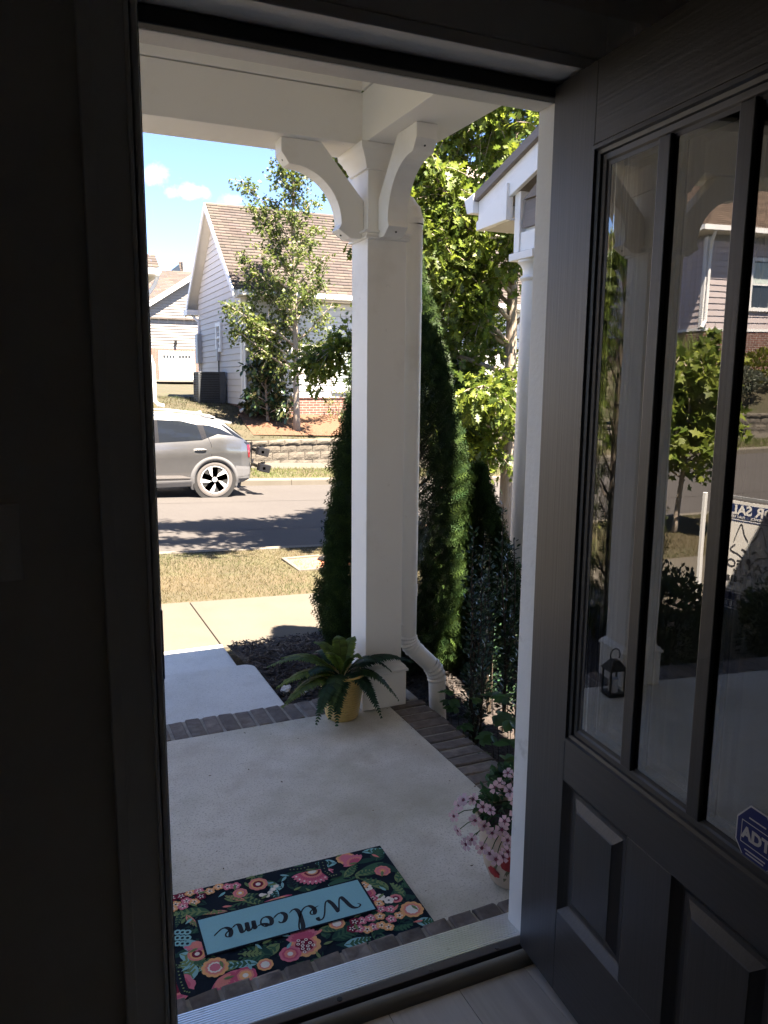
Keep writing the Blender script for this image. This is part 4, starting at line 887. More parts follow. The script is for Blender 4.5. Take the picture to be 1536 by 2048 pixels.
# (azimuth, length, rise, droop, pinna width, colour)
for a, L_, ri, dr, w, c in ((185, .34, .13, .10, .060, GL), (200, .36, .09, .13, .060, (.10, .15, .035)), (226, .30, .11, .22, .058, GD), (243, .24, .11, .25, .056, GD), (300, .24, .12, .26, .058, GD),
    (350, .36, .17, .09, .062, GD), (8, .40, .17, .13, .060, GD), (328, .28, .13, .22, .056, (.05, .10, .04)), (150, .30, .17, .05, .044, GL), (165, .36, .20, .09, .046, (.11, .17, .05)), (120, .18, .21, .02, .04, GL), (80, .11, .23, .0, .042, GL),
    (40, .13, .22, .0, .04, (.16, .22, .04)), (210, .12, .20, .0, .042, (.17, .23, .04)), (300, .12, .19, .02, .042, (.14, .2, .04)), (60, .24, .19, .06, .046, (.07, .13, .06)), (236, .26, .13, .22, .052, (.06, .11, .04)), (100, .28, .17, .1, .046, GD), (192, .25, .16, .12, .05, GD), (340, .24, .2, .14, .05, GD)):
    frond(math.radians(a), L_*.93, ri*.70, dr*.84, w*.95, c)

# ------------------------------------------------------------------ painted pot with pink flowers
qx, qy = 1.296, 1.872
t = thing('flower_pot', 'clay pot painted with red poppies holding small pink flowers', 'flower pot', (qx, qy, 0))
prof = [(.070, .001), (.078, .006), (.098, .055), (.112, .12), (.119, .175), (.121, .19), (.127, .196), (.128, .21), (.121, .214), (.113, .205), (.110, .19)]
m2 = MB(); m2.lathe(prof, (qx, qy, 0), 40); put('pot', m2, M_clay, t, smooth=1)
def potR(z): return np.interp(z, [p[1] for p in prof[:6]], [p[0] for p in prof[:6]])
pp = MB()
def poppy(a0, z0, s):
    for k in range(7):
        a = 2*PI*k/7+.3; pts = []
        for q in np.linspace(0, 2*PI, 11)[:-1]:
            lu = s*(.52*math.cos(a)+.36*math.cos(q)*abs(math.cos(a))+.30*math.cos(q)*.8); lz = s*(.52*math.sin(a)+.40*math.sin(q))
            z = z0+lz; aa = a0+lu/potR(z); r = potR(z)+.0012+.0001*k; pts.append((qx+r*math.cos(aa), qy+r*math.sin(aa), z))
        pp.cur = (.42*random.uniform(.6, 1.15), .02, .02); pp.poly(pts)
poppy(math.radians(232), .115, .042); poppy(math.radians(262), .150, .036); poppy(math.radians(196), .06, .022)
for a0, z0 in ((212, .13), (205, .10), (222, .07), (250, .07)):
    pp.cur = (.16, .13, .06); a = math.radians(a0); pts = []
    for q in np.linspace(0, 2*PI, 9)[:-1]:
        z = z0+.034*math.sin(q); aa = a+.06*math.cos(q)+.12*math.sin(q); r = potR(z)+.001; pts.append((qx+r*math.cos(aa), qy+r*math.sin(aa), z))
    pp.poly(pts)
put('painted_poppies', pp, mat('poppy_paint', (1, 1, 1), (.8, .8, .8), 40, .6, attr=True), t)
m2 = MB(); m2.lathe([(0, .198), (.112, .196)], (qx, qy, 0), 20); put('soil', m2, M_soil, t)
# foliage
n = 420; th_ = rng.uniform(0, 2*PI, n); ph = np.arccos(rng.uniform(-.25, 1, n)); rr = rng.uniform(.35, 1, n)**.5
fp = np.stack([qx+.115*rr*np.sin(ph)*np.cos(th_), qy+.115*rr*np.sin(ph)*np.sin(th_), .235+.125*rr*np.cos(ph)], 1)
od = unit(fp-np.array((qx, qy, .22))); lt = [(0, 0, 0), (.30, .35, .06), (.26, .75, .05), (0, 1, -.05), (-.26, .75, .05), (-.30, .35, .06)]
v, f, c = scatter(lt, [(0, 1, 2, 3), (0, 3, 4, 5)], fp, od+rdir(n)*.7, od+rdir(n)*.6, rng.uniform(.02, .038, n), jcol((.045, .10, .045), n, .4, .15))
fast('foliage', v, f, M_leaf, t, c)
pet = []
for k in range(5):
    a = 2*PI*k/5
    for r, da_, z in ((.14, 0, .0), (.60, -.58, .10), (.97, -.36, .06), (.90, 0, .10), (.97, .36, .06), (.60, .58, .10)): pet.append((r*math.cos(a+da_), r*math.sin(a+da_), z))
def flower(p, nrm, s):
    nrm = np.array(nrm, float); nrm /= np.linalg.norm(nrm); x = np.cross(nrm, (.3, .2, 1.0)); x /= np.linalg.norm(x); y = np.cross(nrm, x)
    m2 = MB(); T = lambda q: np.array(p)+s*(q[0]*x+q[1]*y+q[2]*nrm); sh = rng.uniform(.8, 1.1)
    for k in range(5):
        m2.cur = tuple(np.clip(np.array((.80, .55, .57))*sh*rng.uniform(.9, 1.1), 0, 1)); m2.poly([T(q) for q in pet[6*k:6*k+6]])
    m2.cur = (.20, .035, .07); m2.poly([T((.24*math.cos(a), .24*math.sin(a), .06)) for a in np.linspace(0, 2*PI, 9)[:-1]])
    m2.cur = (.13, .02, .045)
    for k in range(10):
        a = 2*PI*k/10; m2.poly([T((.2*math.cos(a-.14), .2*math.sin(a-.14), .075)), T((.46*math.cos(a), .46*math.sin(a), .11)), T((.2*math.cos(a+.14), .2*math.sin(a+.14), .075))])
    fl_ = put('flower', m2, M_flower, t)
    a = np.array((qx, qy, .24)); b = np.array(p)-nrm*.003; st_ = MB(); st_.cur = (.05, .09, .03); st_.tube([a+(b-a)*.62+(0, 0, .01), a+(b-a)*.85+(0, 0, .012), b], .0014, 5); put('stem', st_, M_leaf, fl_)
camv = unit((CAM-np.array((qx, qy, .3)))[None])[0]
# positions from the photograph: the blooms face the viewer and sit on a loose dome
for zx, zy, dep in [(905, 285, 0), (805, 420, .02), (905, 450, .0), (930, 510, .05), (355, 620, .06), (475, 615, .05), (300, 680, .05), (595, 705, .10), (690, 740, .13), (235, 820, .03), (500, 870, .09), (610, 940, .13), (865, 885, .13), (830, 985, .14), (710, 1030, .15),
     (285, 1000, .03), (460, 1110, .08), (385, 1170, .06), (580, 1215, .12), (680, 1285, .13), (755, 1355, .14), (840, 1325, .13), (905, 1260, .12), (900, 1120, .10), (750, 470, .03), (980, 620, .1), (1010, 800, .12), (1040, 1000, .12), (1050, 500, .02), (1090, 1200, .1), (1120, 700, .06), (1000, 360, 0)]:
    px, py = 870+.1612*zx, 1500+.1612*zy; d = pxdir(px, py); L0 = np.linalg.norm(np.array((qx, qy, .3))-CAM)
    p = CAM+d*(L0-.055-dep*.7); out = unit((p-np.array((qx, qy, .27)))[None])[0]
    flower(p, camv*.55+out*.55+rng.normal(0, .25, 3), .0195*rng.uniform(.9, 1.15))

# ------------------------------------------------------------------ lantern by the far column (seen in the door glass)
lx, ly = -.19, 3.14
t = thing('lantern', 'black metal lantern on the porch beside the far column, mirrored in the glass', 'lantern', (lx, ly, 0))
m2 = MB(); m2.box(lx-.045, lx+.045, ly-.045, ly+.045, .001, .018); put('base', m2, M_lantern, t, bevel=.003)
for sx_, sy_ in ((-1, -1), (1, -1), (-1, 1), (1, 1)):
    m2 = MB(); m2.box(lx+sx_*.038-.004, lx+sx_*.038+.004, ly+sy_*.038-.004, ly+sy_*.038+.004, .018, .135); put('corner_post', m2, M_lantern, t)
m2 = MB(); m2.add([(lx-.05, ly-.05, .135), (lx+.05, ly-.05, .135), (lx+.05, ly+.05, .135), (lx-.05, ly+.05, .135), (lx-.018, ly-.018, .18), (lx+.018, ly-.018, .18), (lx+.018, ly+.018, .18), (lx-.018, ly+.018, .18)], [(3, 2, 1, 0), (4, 5, 6, 7), (0, 1, 5, 4), (1, 2, 6, 5), (2, 3, 7, 6), (3, 0, 4, 7)]); put('roof', m2, M_lantern, t)
m2 = MB(); m2.tube([(lx+.026*math.cos(a), ly, .205+.032*math.sin(a)) for a in np.linspace(-.6, PI+.6, 14)], .0035, 7); put('ring_handle', m2, M_lantern, t, smooth=1)
m2 = MB(); m2.lathe([(0, .018), (.024, .018), (.024, .085), (0, .088)], (lx, ly, 0), 16); put('candle', m2, M_whitetrim, t, smooth=1)

# ------------------------------------------------------------------ for sale sign (mirrored in the glass)
SXp, SY0, SY1, SZ0, SZ1 = -2.25, 4.405, 5.025, -.03, .66
t = thing('for_sale_sign', 'navy and white FOR SALE yard sign with a fox head, mirrored in the door glass', 'sign', (SXp, 4.7, -.29))
m2 = MB(); m2.box(SXp-.012, SXp-.001, SY0, SY1, SZ0, SZ1); put('sign_panel', m2, M_signw, t, bevel=.002)
m2 = MB(); m2.box(SXp-.010, SXp+.0005, SY0+.012, SY1-.012, .525, .635); put('navy_header', m2, M_signb, t)
m2 = MB(); m2.box(SXp-.010, SXp+.0005, SY0+.012, SY1-.012, .505, .513); put('navy_rule', m2, M_signb, t)
m2 = MB(); m2.box(SXp-.012, SXp-.001, SY0, SY1, -.185, -.045); put('rider_panel', m2, M_signw, t, bevel=.002)
m2 = MB(); m2.box(SXp-.010, SXp+.0005, SY0+.01, SY1-.008, -.115, -.052); put('navy_band', m2, M_signb, t)
m2 = MB(); m2.box(SXp-.010, SXp+.0005, SY0+.01, SY1-.008, -.172, -.121); put('navy_band', m2, M_signb, t)
m2 = MB()
for y in (SY0-.012, SY1+.012): m2.bar((SXp-.006, y, -.35), (SXp-.006, y, .69), .018)
m2.bar((SXp-.006, SY0-.02, .685), (SXp-.006, SY1+.02, .685), .018); m2.bar((SXp-.006, SY0-.02, -.038), (SXp-.006, SY1+.02, -.038), .010); put('metal_frame', m2, M_grey, t)
m2 = MB(); m2.box(SXp-.02, SXp+.01, 5.13, 5.16, -.35, .685); put('post', m2, M_whitetrim, t, bevel=.004)
yc = (SY0+SY1)/2
def sgn(s, size, y, z, m, align='CENTER', bold=0, sx_=1.0): text_obj(s, size, .0004, m, frame4((SXp+.0012, y, z), (0, 1, 0), (0, 0, 1), (1, 0, 0)), t, align=align, bold=bold, sx_=sx_)
sgn('FOR SALE', .098, yc, .590, M_signw, bold=.0032, sx_=1.12); sgn('FULL SERVICE  -  FLAT FEE', .026, yc, .538, M_signw, bold=.0006, sx_=1.25)
sgn('GRAY FOX', .088, yc, .178, M_signk, sx_=1.22); sgn('REALTY', .052, yc, .118, M_signk, sx_=1.35)
sgn('5-8181', .062, SY1-.10, .058, M_signk, 'RIGHT', .0016, 1.05); sgn('.com', .026, SY1-.16, .016, M_signk, 'RIGHT')
sgn('FOR', .060, yc+.02, -.084, M_signw, bold=.002, sx_=1.1); sgn('MORE INFO', .048, SY1-.03, -.147, M_signw, 'RIGHT', .001, 1.15)
fx_ = MB(); G = lambda x, y, z: (SXp+.0012, yc+x*.00092, .365+y*.00092)
for s in ([(-150, -25), (-120, 70), (-95, 128), (-80, 120), (-55, 50), (-15, -5)], [(150, -25), (120, 70), (95, 128), (80, 120), (55, 50), (15, -5)],
          [(-130, -40), (-175, -85), (-150, -105), (-95, -120), (-50, -150)], [(130, -40), (175, -85), (150, -105), (95, -120), (50, -150)]):
    stroke(fx_, s, 9, 11, G, 0)
for sg in (-1, 1): stroke(fx_, [(sg*70, -72), (sg*45, -80), (sg*28, -98)], 14, 18, G, 0)
fx_.add([(SXp+.0013, yc+.021*math.cos(a), .365-.150+.021*math.sin(a)) for a in np.linspace(0, 2*PI, 17)[:-1]], [tuple(range(16))])
put('fox_logo', fx_, M_signk, t); t.rotation_euler.z = math.radians(-15)

# ================================================================== HOUSES
def shingles(p00, p10, p01, course, tab, par, base, name='shingle_roof'):
    """roof slope: p00 eave start, p10 eave end, p01 ridge start; staggered tabs with thickness"""
    p00, p10, p01 = map(lambda q: np.array(q, float), (p00, p10, p01)); e = p10-p00; L_ = np.linalg.norm(e); e /= L_
    s = p01-p00; S_ = np.linalg.norm(s); s /= S_; nn = np.cross(e, s); nn = nn if nn[2] > 0 else -nn
    P, sc, cols = [], [], []
    rows = int(S_/course)
    for i in range(rows):
        k = int(L_/tab)+1; off = (i % 2)*tab*.5+rng.uniform(-.03, .03)
        for j in range(-1, k):
            a0 = max(0, j*tab+off); a1 = min(L_, (j+1)*tab+off-.006)
            if a1-a0 < .02: continue
            P.append((p00+e*a0+s*i*course, p00+e*a1+s*i*course, i)); cols.append(np.array(base)*rng.uniform(.72, 1.22)*(1+rng.uniform(-.05, .05, 3)))
    vs, fs = [], []
    for q, (a, b, i) in enumerate(P):
        t0 = nn*.030; up = s*course*1.25; o = len(vs)
        vs += [a+t0, b+t0, b+up+nn*.004, a+up+nn*.004, a, b]; fs += [(o, o+1, o+2, o+3), (o+4, o+5, o+1, o)]
    return fast(name, np.array(vs), np.array(fs), M_shingle, par, np.repeat(np.array(cols), 2, axis=0), kind='stuff')
def lap_wall(par, a, b, z0, tops, exp, m, out, name='siding_board', lip=.024, gap=.007):
    """lap boards from a to b (xy); tops(z) -> (t0,t1) the part of the wall that exists at height z"""
    a = np.array((*a, 0.0)); b = np.array((*b, 0.0)); d = b-a; out = np.array((*out, 0.0)); z = z0
    while True:
        r = tops(z+exp*.5)
        if r is None: break
        r2 = tops(z+exp*.98) or r
        m2 = MB(); p = lambda t, zz, o: a+d*t+out*o+np.array((0, 0, zz))
        v = [p(r[0], z, 0), p(r[1], z, 0), p(r2[1], z+exp-gap, 0), p(r2[0], z+exp-gap, 0), p(r[0], z, lip), p(r[1], z, lip), p(r2[1], z+exp-gap, .006), p(r2[0], z+exp-gap, .006)]
        m2.add(v, [(4, 5, 6, 7), (1, 0, 4, 5), (0, 3, 7, 4), (2, 1, 5, 6), (3, 2, 6, 7), (0, 1, 2, 3)]); put(name, m2, m, par); z += exp
def window(par, c, u, out, w, h, blinds=True, nv=1, muntin=False):
    """window centred at c on a wall with direction u and outward normal out"""
    c = np.array(c, float); u = np.array(u, float); o = np.array(out, float); Z = np.array((0, 0, 1.0))
    bx = lambda mb, x0, x1, z0, z1, d0, d1: mb.obox(c+u*(x0+x1)/2+Z*(z0+z1)/2+o*(d0+d1)/2, (u, o, Z), ((x1-x0)/2, (d1-d0)/2, (z1-z0)/2))
    m2 = MB(); t_ = .11
    bx(m2, -w/2-t_, -w/2, -h/2-t_, h/2+t_, .0, .05); bx(m2, w/2, w/2+t_, -h/2-t_, h/2+t_, .0, .05); bx(m2, -w/2, w/2, h/2, h/2+t_, 0, .05); bx(m2, -w/2, w/2, -h/2-t_, -h/2, 0, .06)
    wn = put('window', m2, M_whitetrim, par)
    m2 = MB(); bx(m2, -w/2, w/2, -h/2, h/2, .004, .012); put('pane', m2, M_winglass, wn)
    m2 = MB(); bx(m2, -w/2, w/2, -.03, .03, .012, .04)
    if muntin:
        for k in (-.25, 0, .25): bx(m2, -w*.02+k*w, w*.02+k*w, -h/2, h/2, .012, .022)
        for k in (-.25, .25): bx(m2, -w/2, w/2, k*h-.012, k*h+.012, .012, .022)
    elif nv: bx(m2, -.025, .025, -h/2, h/2, .012, .03)
    bx(m2, -w/2, -w/2+.04, -h/2, h/2, .012, .03); bx(m2, w/2-.04, w/2, -h/2, h/2, .012, .03)
    put('sash', m2, M_whitetrim, wn)
    if blinds:
        z = -h/2+.03
        while z < h/2: 
            m2 = MB(); bx(m2, -w/2+.04, w/2-.04, z, z+.052, .0125, .016); put('blind_slat', m2, M_blind, wn); z += .085
    return wn
def spout(par, pts, r=.04, m=None):
    m2 = MB(); m2.tube(pts, r, 8); return put('downspout', m2, m or M_whitetrim, par, smooth=1)

# ---- white gabled house across the street
WX, WY, EZ = 5.14, 20.65, 3.72                         # left front corner, eave height
t = thing('white_house', 'white lap sided gabled house behind the maple tree', 'house', (9.5, 23.5, .6))
RID_Y, RID_Z = 23.48, 6.42; BY = 26.3; X1 = 15.0
m2 = MB(); m2.prism([(WX+.02, WY+.02, .2), (WX+.02, BY, .2), (WX+.02, BY, EZ-.05), (WX+.02, RID_Y, RID_Z-.22), (WX+.02, WY+.02, EZ-.05)], (X1-WX, 0, 0)); put('wall', m2, M_backing, t)
slope = (RID_Z-EZ)/(RID_Y-20.22)
def gabtop(z):
    if z > RID_Z-.3: return None
    if z < EZ-.15: return (0.0, 1.0)
    y0 = 20.22+(z+.12-EZ)/slope; y1 = 26.9-(z+.12-EZ)/slope
    if y1-y0 < .1: return None
    return (max(0, (y0-WY)/(BY-WY)), min(1, (y1-WY)/(BY-WY)))
lap_wall(t, (WX, WY+.1), (WX, BY), .86, gabtop, .168, M_white, (-1, 0))
lap_wall(t, (WX+.1, WY), (X1, WY), 1.06, lambda z: (0, 1) if z < EZ-.2 else None, .168, M_white, (0, -1))
m2 = MB(); m2.box(WX-.03, WX+.10, WY-.03, WY+.10, .86, EZ-.1); put('corner_board', m2, M_whitetrim, t)
m2 = MB(); m2.box(WX-.012, X1, WY-.015, WY+.02, .2, 1.055); m2.box(WX-.012, WX+.02, WY+.02, BY, .2, .855); put('brick_base', m2, M_rbrick, t)
m2 = MB(); m2.box(WX-.03, X1, WY-.035, WY, 1.03, 1.06); put('brick_ledge', m2, M_rbrick, t)
shingles((WX-.30, 20.22, EZ+.05), (X1, 20.22, EZ+.05), (WX-.30, RID_Y, RID_Z+.05), .145, .31, t, (.060, .048, .042))
m2 = MB(); m2.prism([(WX-.29, 20.24, EZ+.035), (WX-.29, RID_Y, RID_Z+.03), (WX-.29, 26.9, EZ+.0), (WX-.29, 26.9, EZ-.1), (WX-.29, RID_Y, RID_Z-.14), (WX-.29, 20.24, EZ-.12)], (X1-WX+.2, 0, 0)); put('roof_deck', m2, M_soffit, t)
m2 = MB()
for ya, za, yb, zb in ((20.2, EZ+.045, RID_Y, RID_Z+.045), (RID_Y, RID_Z+.045, 26.92, EZ+.0)):
    m2.add([(WX-.33, ya, za), (WX-.33, yb, zb), (WX-.33, yb, zb-.21), (WX-.33, ya, za-.21), (WX-.29, ya, za), (WX-.29, yb, zb), (WX-.29, yb, zb-.21), (WX-.29, ya, za-.21)], [(0, 1, 2, 3), (7, 6, 5, 4), (0, 4, 5, 1), (3, 2, 6, 7), (0, 3, 7, 4), (1, 5, 6, 2)])
put('rake_board', m2, M_whitetrim, t)
m2 = MB(); m2.prism([(WX-.20, 20.10, EZ-.08), (WX-.20, 20.10, EZ+.04), (WX-.20, 20.24, EZ+.04), (WX-.20, 20.24, EZ-.1), (WX-.20, 20.14, EZ-.1)], (X1-WX, 0, 0)); put('gutter', m2, M_whitetrim, t)
m2 = MB(); m2.box(WX-.2, X1, 20.24, WY, EZ-.13, EZ-.11); put('eave_soffit', m2, M_soffit, t)
m2 = MB(); m2.box(WX-.38, WX+.02, 26.3, 26.95, EZ-.16, EZ-.0); put('eave_return', m2, M_whitetrim, t)
wl = onY(661, 660, WY)[0]
window(t, (wl+.62, WY-.02, 2.03), (1, 0, 0), (0, -1, 0), .98, 1.45)
window(t, (wl+2.3, WY-.02, 2.03), (1, 0, 0), (0, -1, 0), .98, 1.45)
wy = onX(440, 675, WX)[1]; window(t, (WX-.02, wy, onX(440, 675, WX)[2]), (0, -1, 0), (-1, 0, 0), .42, .62, False, 0, True)
spout(t, [(WX+.22, 20.17, EZ-.05), (WX+.14, 20.25, EZ-.2), (WX+.06, WY-.07, EZ-.42), (WX+.04, WY-.08, 1.0), (WX+.0, WY-.08, .78), (WX-.12, WY-.12, .70)])
spout(t, [(WX-.18, 26.55, EZ-.14), (WX-.05, 26.1, EZ-.4), (WX-.05, 26.05, 1.2)], .045)
def prop(par, nm, m, *b):
    m2 = MB(); m2.box(*b); return put(nm, m2, m, par, bevel=.008)
my = onX(403, 720, WX)[1]; prop(t, 'meter_box', M_grey, WX-.16, WX-.01, my-.22, my+.18, 2.02, 2.95); prop(t, 'conduit', M_grey, WX-.10, WX-.03, my-.05, my+.03, 1.4, 2.02)
my2 = onX(440, 718, WX)[1]; prop(t, 'disconnect_box', M_grey, WX-.10, WX-.01, my2-.10, my2+.10, 2.05, 2.40)
m2 = MB(); m2.tube([(WX-.04, my2, 2.05), (WX-.05, my2-.04, 1.5), (WX-.07, my2-.25, 1.15), (WX-.12, my2-.35, 1.0), (WX-.2, my2-.3, .9)], .02, 7); put('cable', m2, M_black, t, smooth=1)

# ---- air conditioner
c = onX(412, 792, 4.62); ax0, ay0 = 4.30, 22.35; az = .83
t = thing('air_conditioner', 'dark louvred air conditioner unit on a slab beside the white house', 'air conditioner', (ax0+.38, ay0+.38, az))
prop(t, 'pad', M_kerb, ax0-.10, ax0+.92, ay0-.12, ay0+.92, az-.25, az)
prop(t, 'body', M_black, ax0+.04, ax0+.72, ay0+.04, ay0+.72, az+.02, az+.86); prop(t, 'top', M_ac, ax0, ax0+.76, ay0, ay0+.76, az+.85, az+.90); prop(t, 'base_pan', M_ac, ax0, ax0+.76, ay0, ay0+.76, az+.001, az+.05)
for a, b in ((0, 0), (1, 0), (0, 1), (1, 1)): prop(t, 'corner_post', M_ac, ax0+a*.70, ax0+a*.70+.06, ay0+b*.70, ay0+b*.70+.06, az+.05, az+.85)
for k in range(16): prop(t, 'louvre', M_ac, ax0+.062, ax0+.698, ay0+.002, ay0+.045, az+.07+k*.048, az+.095+k*.048); prop(t, 'louvre', M_ac, ax0+.002, ax0+.045, ay0+.062, ay0+.698, az+.07+k*.048, az+.095+k*.048)
prop(t, 'service_panel', M_ac, ax0+.60, ax0+.765, ay0-.006, ay0+.05, az+.05, az+.85)

# ---- cream garage house far behind
GY = 60.0
t = thing('garage_house', 'distant cream sided house with white garage door and brick lower wall', 'house', (11, 64, 1.45))
xl = onY(303, 700, GY)[0]; xr = xl+9.0; zr0 = onY(303, 612, GY)[2]; zr1 = onY(388, 557, GY)[2]; sl_ = (zr1-zr0)/(onY(388, 557, GY)[0]-xl); zb_ = onY(350, 697, GY)[2]; zg = 1.44
zpk = zr0+sl_*5.2
m2 = MB(); m2.prism([(xl-.3, GY, 1.0), (xr, GY, 1.0), (xr, GY, zr0), (xl+5.2, GY, zpk), (xl-.3, GY, zr0-.1)], (0, 9, 0)); put('wall', m2, M_backing, t)
def gtop(z):
    if z > zpk-.3: return None
    w_ = xr-xl; return (0 if z < zr0 else (z-zr0)/sl_/w_, 1 if z < zr0 else (5.2+(zpk-z)/sl_)/w_ if (5.2+(zpk-z)/sl_) < w_ else 1)
lap_wall(t, (xl, GY-.01), (xr, GY-.01), zb_, gtop, .20, M_cream, (0, -1), lip=.05, gap=.02)
m2 = MB(); m2.box(xl-.1, xr, GY-.08, GY+.05, 1.0, zb_); put('brick_lower_wall', m2, M_rbrick, t)
d0, d1 = onY(321, 735, GY)[0], onY(386, 735, GY)[0]; dt = onY(350, 706, GY)[2]
gd = MB(); gd.box(d0, d1, GY-.12, GY-.081, zg, dt); gdo = put('garage_door', gd, M_whitetrim, t)
for a, b in ((d0-.12, d0), (d1, d1+.12)):
    m2 = MB(); m2.box(a, b, GY-.14, GY-.08, zg, dt+.12); put('door_trim', m2, M_whitetrim, gdo)
m2 = MB(); m2.box(d0, d1, GY-.14, GY-.08, dt, dt+.12); put('door_trim', m2, M_whitetrim, gdo)
wd_ = d1-d0
for k in range(4): 
    for o_ in (.08, .56): 
        m2 = MB(); m2.box(d0+wd_*(o_+k*.095), d0+wd_*(o_+.075+k*.095), GY-.128, GY-.12, dt-.38, dt-.16); put('pane', m2, M_winglass, gdo)
for k in (.25, .5, .75): 
    m2 = MB(); m2.box(d0+wd_*k-.012, d0+wd_*k+.012, GY-.124, GY-.119, zg+.02, dt-.45); put('groove', m2, M_grey, gdo)
for k in (.47, .52): 
    m2 = MB(); m2.box(d0+wd_*k, d0+wd_*k+.03, GY-.15, GY-.12, zg+.75, zg+1.05); put('handle', m2, M_iron, gdo)
m2 = MB(); m2.box(onY(351, 690, GY)[0]-.08, onY(351, 690, GY)[0]+.08, GY-.25, GY-.05, zb_+.25, zb_+.6); put('wall_lamp', m2, M_iron, t)
m2 = MB(); m2.add([(xl-.5, GY-.45, zr0-.35), (xl+5.2, GY-.45, zpk-.0), (xl+5.2, GY-.45, zpk+.28), (xl-.5, GY-.45, zr0-.07), (xl-.5, GY-.3, zr0-.35), (xl+5.2, GY-.3, zpk), (xl+5.2, GY-.3, zpk+.28), (xl-.5, GY-.3, zr0-.07)], [(0, 1, 2, 3), (4, 7, 6, 5), (0, 4, 5, 1), (3, 2, 6, 7), (0, 3, 7, 4), (1, 5, 6, 2)]); put('rake_board', m2, M_whitetrim, t)
m2 = MB(); m2.prism([(xl-.6, GY-.5, zr0-.12), (xl-.6, GY-.5, zr0-.02), (xl+5.2, GY-.5, zpk+.38), (xl+5.2, GY-.5, zpk+.27)], (0, 10, 0)); put('roof_slope', m2, M_soffit, t)
q0 = onY(297, 600, GY+3); zz = onY(330, 545, GY+5)[2]
shingles((xl-9, GY-.2, zr0-.9), (xl+9, GY-.2, zr0-.9), (xl-9, GY+8.0, onY(330, 541, GY+8)[2]), .30, .6, t, (.055, .044, .039))
m2 = MB(); xh = onY(358, 530, GY+10)[0]; m2.box(xh, xh+9, GY+8.2, GY+14, 1, onY(375, 522, GY+8.2)[2]-.05); put('rear_block', m2, M_cream, t)
shingles((xh-.2, GY+7.6, onY(330, 546, GY+7.6)[2]-.3), (xh+9, GY+7.6, onY(330, 546, GY+7.6)[2]-.3), (xh-.2, GY+9.3, onY(375, 521, GY+9.3)[2]), .30, .6, t, (.055, .043, .037))

# ---- house at the left edge of the view
LX, LY = 2.50, 19.3
t = thing('corner_house', 'white house corner with gutter and downspout beyond the parked car', 'house', (-2.0, 22.5, .9))
m2 = MB(); m2.box(-6.2, LX-.02, LY+.02, 28, .3, 3.95); put('wall', m2, M_backing, t)
lap_wall(t, (-6.2, LY), (LX, LY), 1.9, lambda z: (0, 1) if z < 3.85 else None, .168, M_white, (0, -1)); lap_wall(t, (LX, LY), (LX, 28), 1.9, lambda z: (0, 1) if z < 3.85 else None, .168, M_white, (1, 0))
m2 = MB(); m2.box(-6.2, LX+.03, LY-.03, 28, .3, 1.895); put('brick_base', m2, M_gbrick, t)
m2 = MB(); m2.box(LX-.10, LX+.035, LY-.035, LY+.1, 1.9, 3.9); put('corner_board', m2, M_whitetrim, t)
ex = onY(321, 540, 18.9); m2 = MB(); m2.box(-6.6, ex[0]-.12, 18.95, 28.4, ex[2]-.12, ex[2]-.09); put('soffit', m2, M_soffit, t)
m2 = MB(); zg2 = ex[2]
m2.prism([(ex[0]-.12, 18.85, zg2-.12), (ex[0]-.12, 18.85, zg2+.03), (ex[0]+.02, 18.85, zg2+.03), (ex[0], 18.85, zg2-.06), (ex[0]-.04, 18.85, zg2-.12)], (0, 9.6, 0)); m2.prism([(-6.6, 18.95, zg2-.12), (-6.6, 18.95, zg2+.03), (-6.6, 18.82, zg2+.03), (-6.6, 18.85, zg2-.1)], (6.6+ex[0]-.1, 0, 0)); put('gutter', m2, M_whitetrim, t)
m2 = MB(); m2.add([(-6.6, 18.9, zg2+.03), (ex[0]-.02, 18.9, zg2+.03), (ex[0]-.02, 28.4, zg2+.03), (-6.6, 28.4, zg2+.03), (-2.2, 23.6, zg2+2.7)], [(0, 1, 4), (1, 2, 4), (2, 3, 4), (3, 0, 4)]); put('roof_deck', m2, M_greige, t)
shingles((-6.6, 18.9, zg2+.05), (ex[0]-.02, 18.9, zg2+.05), (-6.6, 19.6, zg2+.45), .145, .31, t, (.060, .048, .042))
s0 = onY(322, 565, 19.1); s1 = onY(304, 600, 19.2)
spout(t, [(ex[0]-.05, 19.0, zg2-.1), (ex[0]-.1, 19.1, zg2-.28), (LX+.09, 19.2, zg2-.55), (LX+.08, 19.2, 2.1), (LX+.16, 19.2, 1.85), (LX+.17, 19.2, 1.0), (LX+.24, 19.15, .92), (LX+.36, 19.1, .90)], .045)

# ---- mauve house seen in the door glass
MX, MY = -13.3, 20.65
t = thing('mauve_house', 'mauve lap sided house on a brick base, mirrored in the door glass', 'house', (-18, 24, 1.7))
m2 = MB(); m2.box(-24, MX-.02, MY+.02, 29, 1.0, 5.85); put('wall', m2, M_backing, t)
lap_wall(t, (-24, MY), (MX, MY), 3.16, lambda z: (0, 1) if z < 5.7 else None, .178, M_mauve, (0, -1)); lap_wall(t, (MX, MY), (MX, 29), 3.16, lambda z: (0, 1) if z < 5.7 else None, .178, M_mauve, (1, 0))
m2 = MB(); m2.box(MX-.12, MX+.03, MY-.03, MY+.12, 3.12, 5.75); put('corner_board', m2, M_whitetrim, t)
m2 = MB(); m2.box(-24, MX+.02, MY-.02, 29, 1.0, 3.08); put('brick_base', m2, M_rbrick, t)
m2 = MB(); m2.box(-24, MX+.03, MY-.035, 29, 3.082, 3.158); put('water_table', m2, M_whitetrim, t)
m2 = MB(); m2.box(-24.3, MX+.42, MY-.45, 29.4, 5.83, 5.86); put('soffit', m2, M_soffit, t)
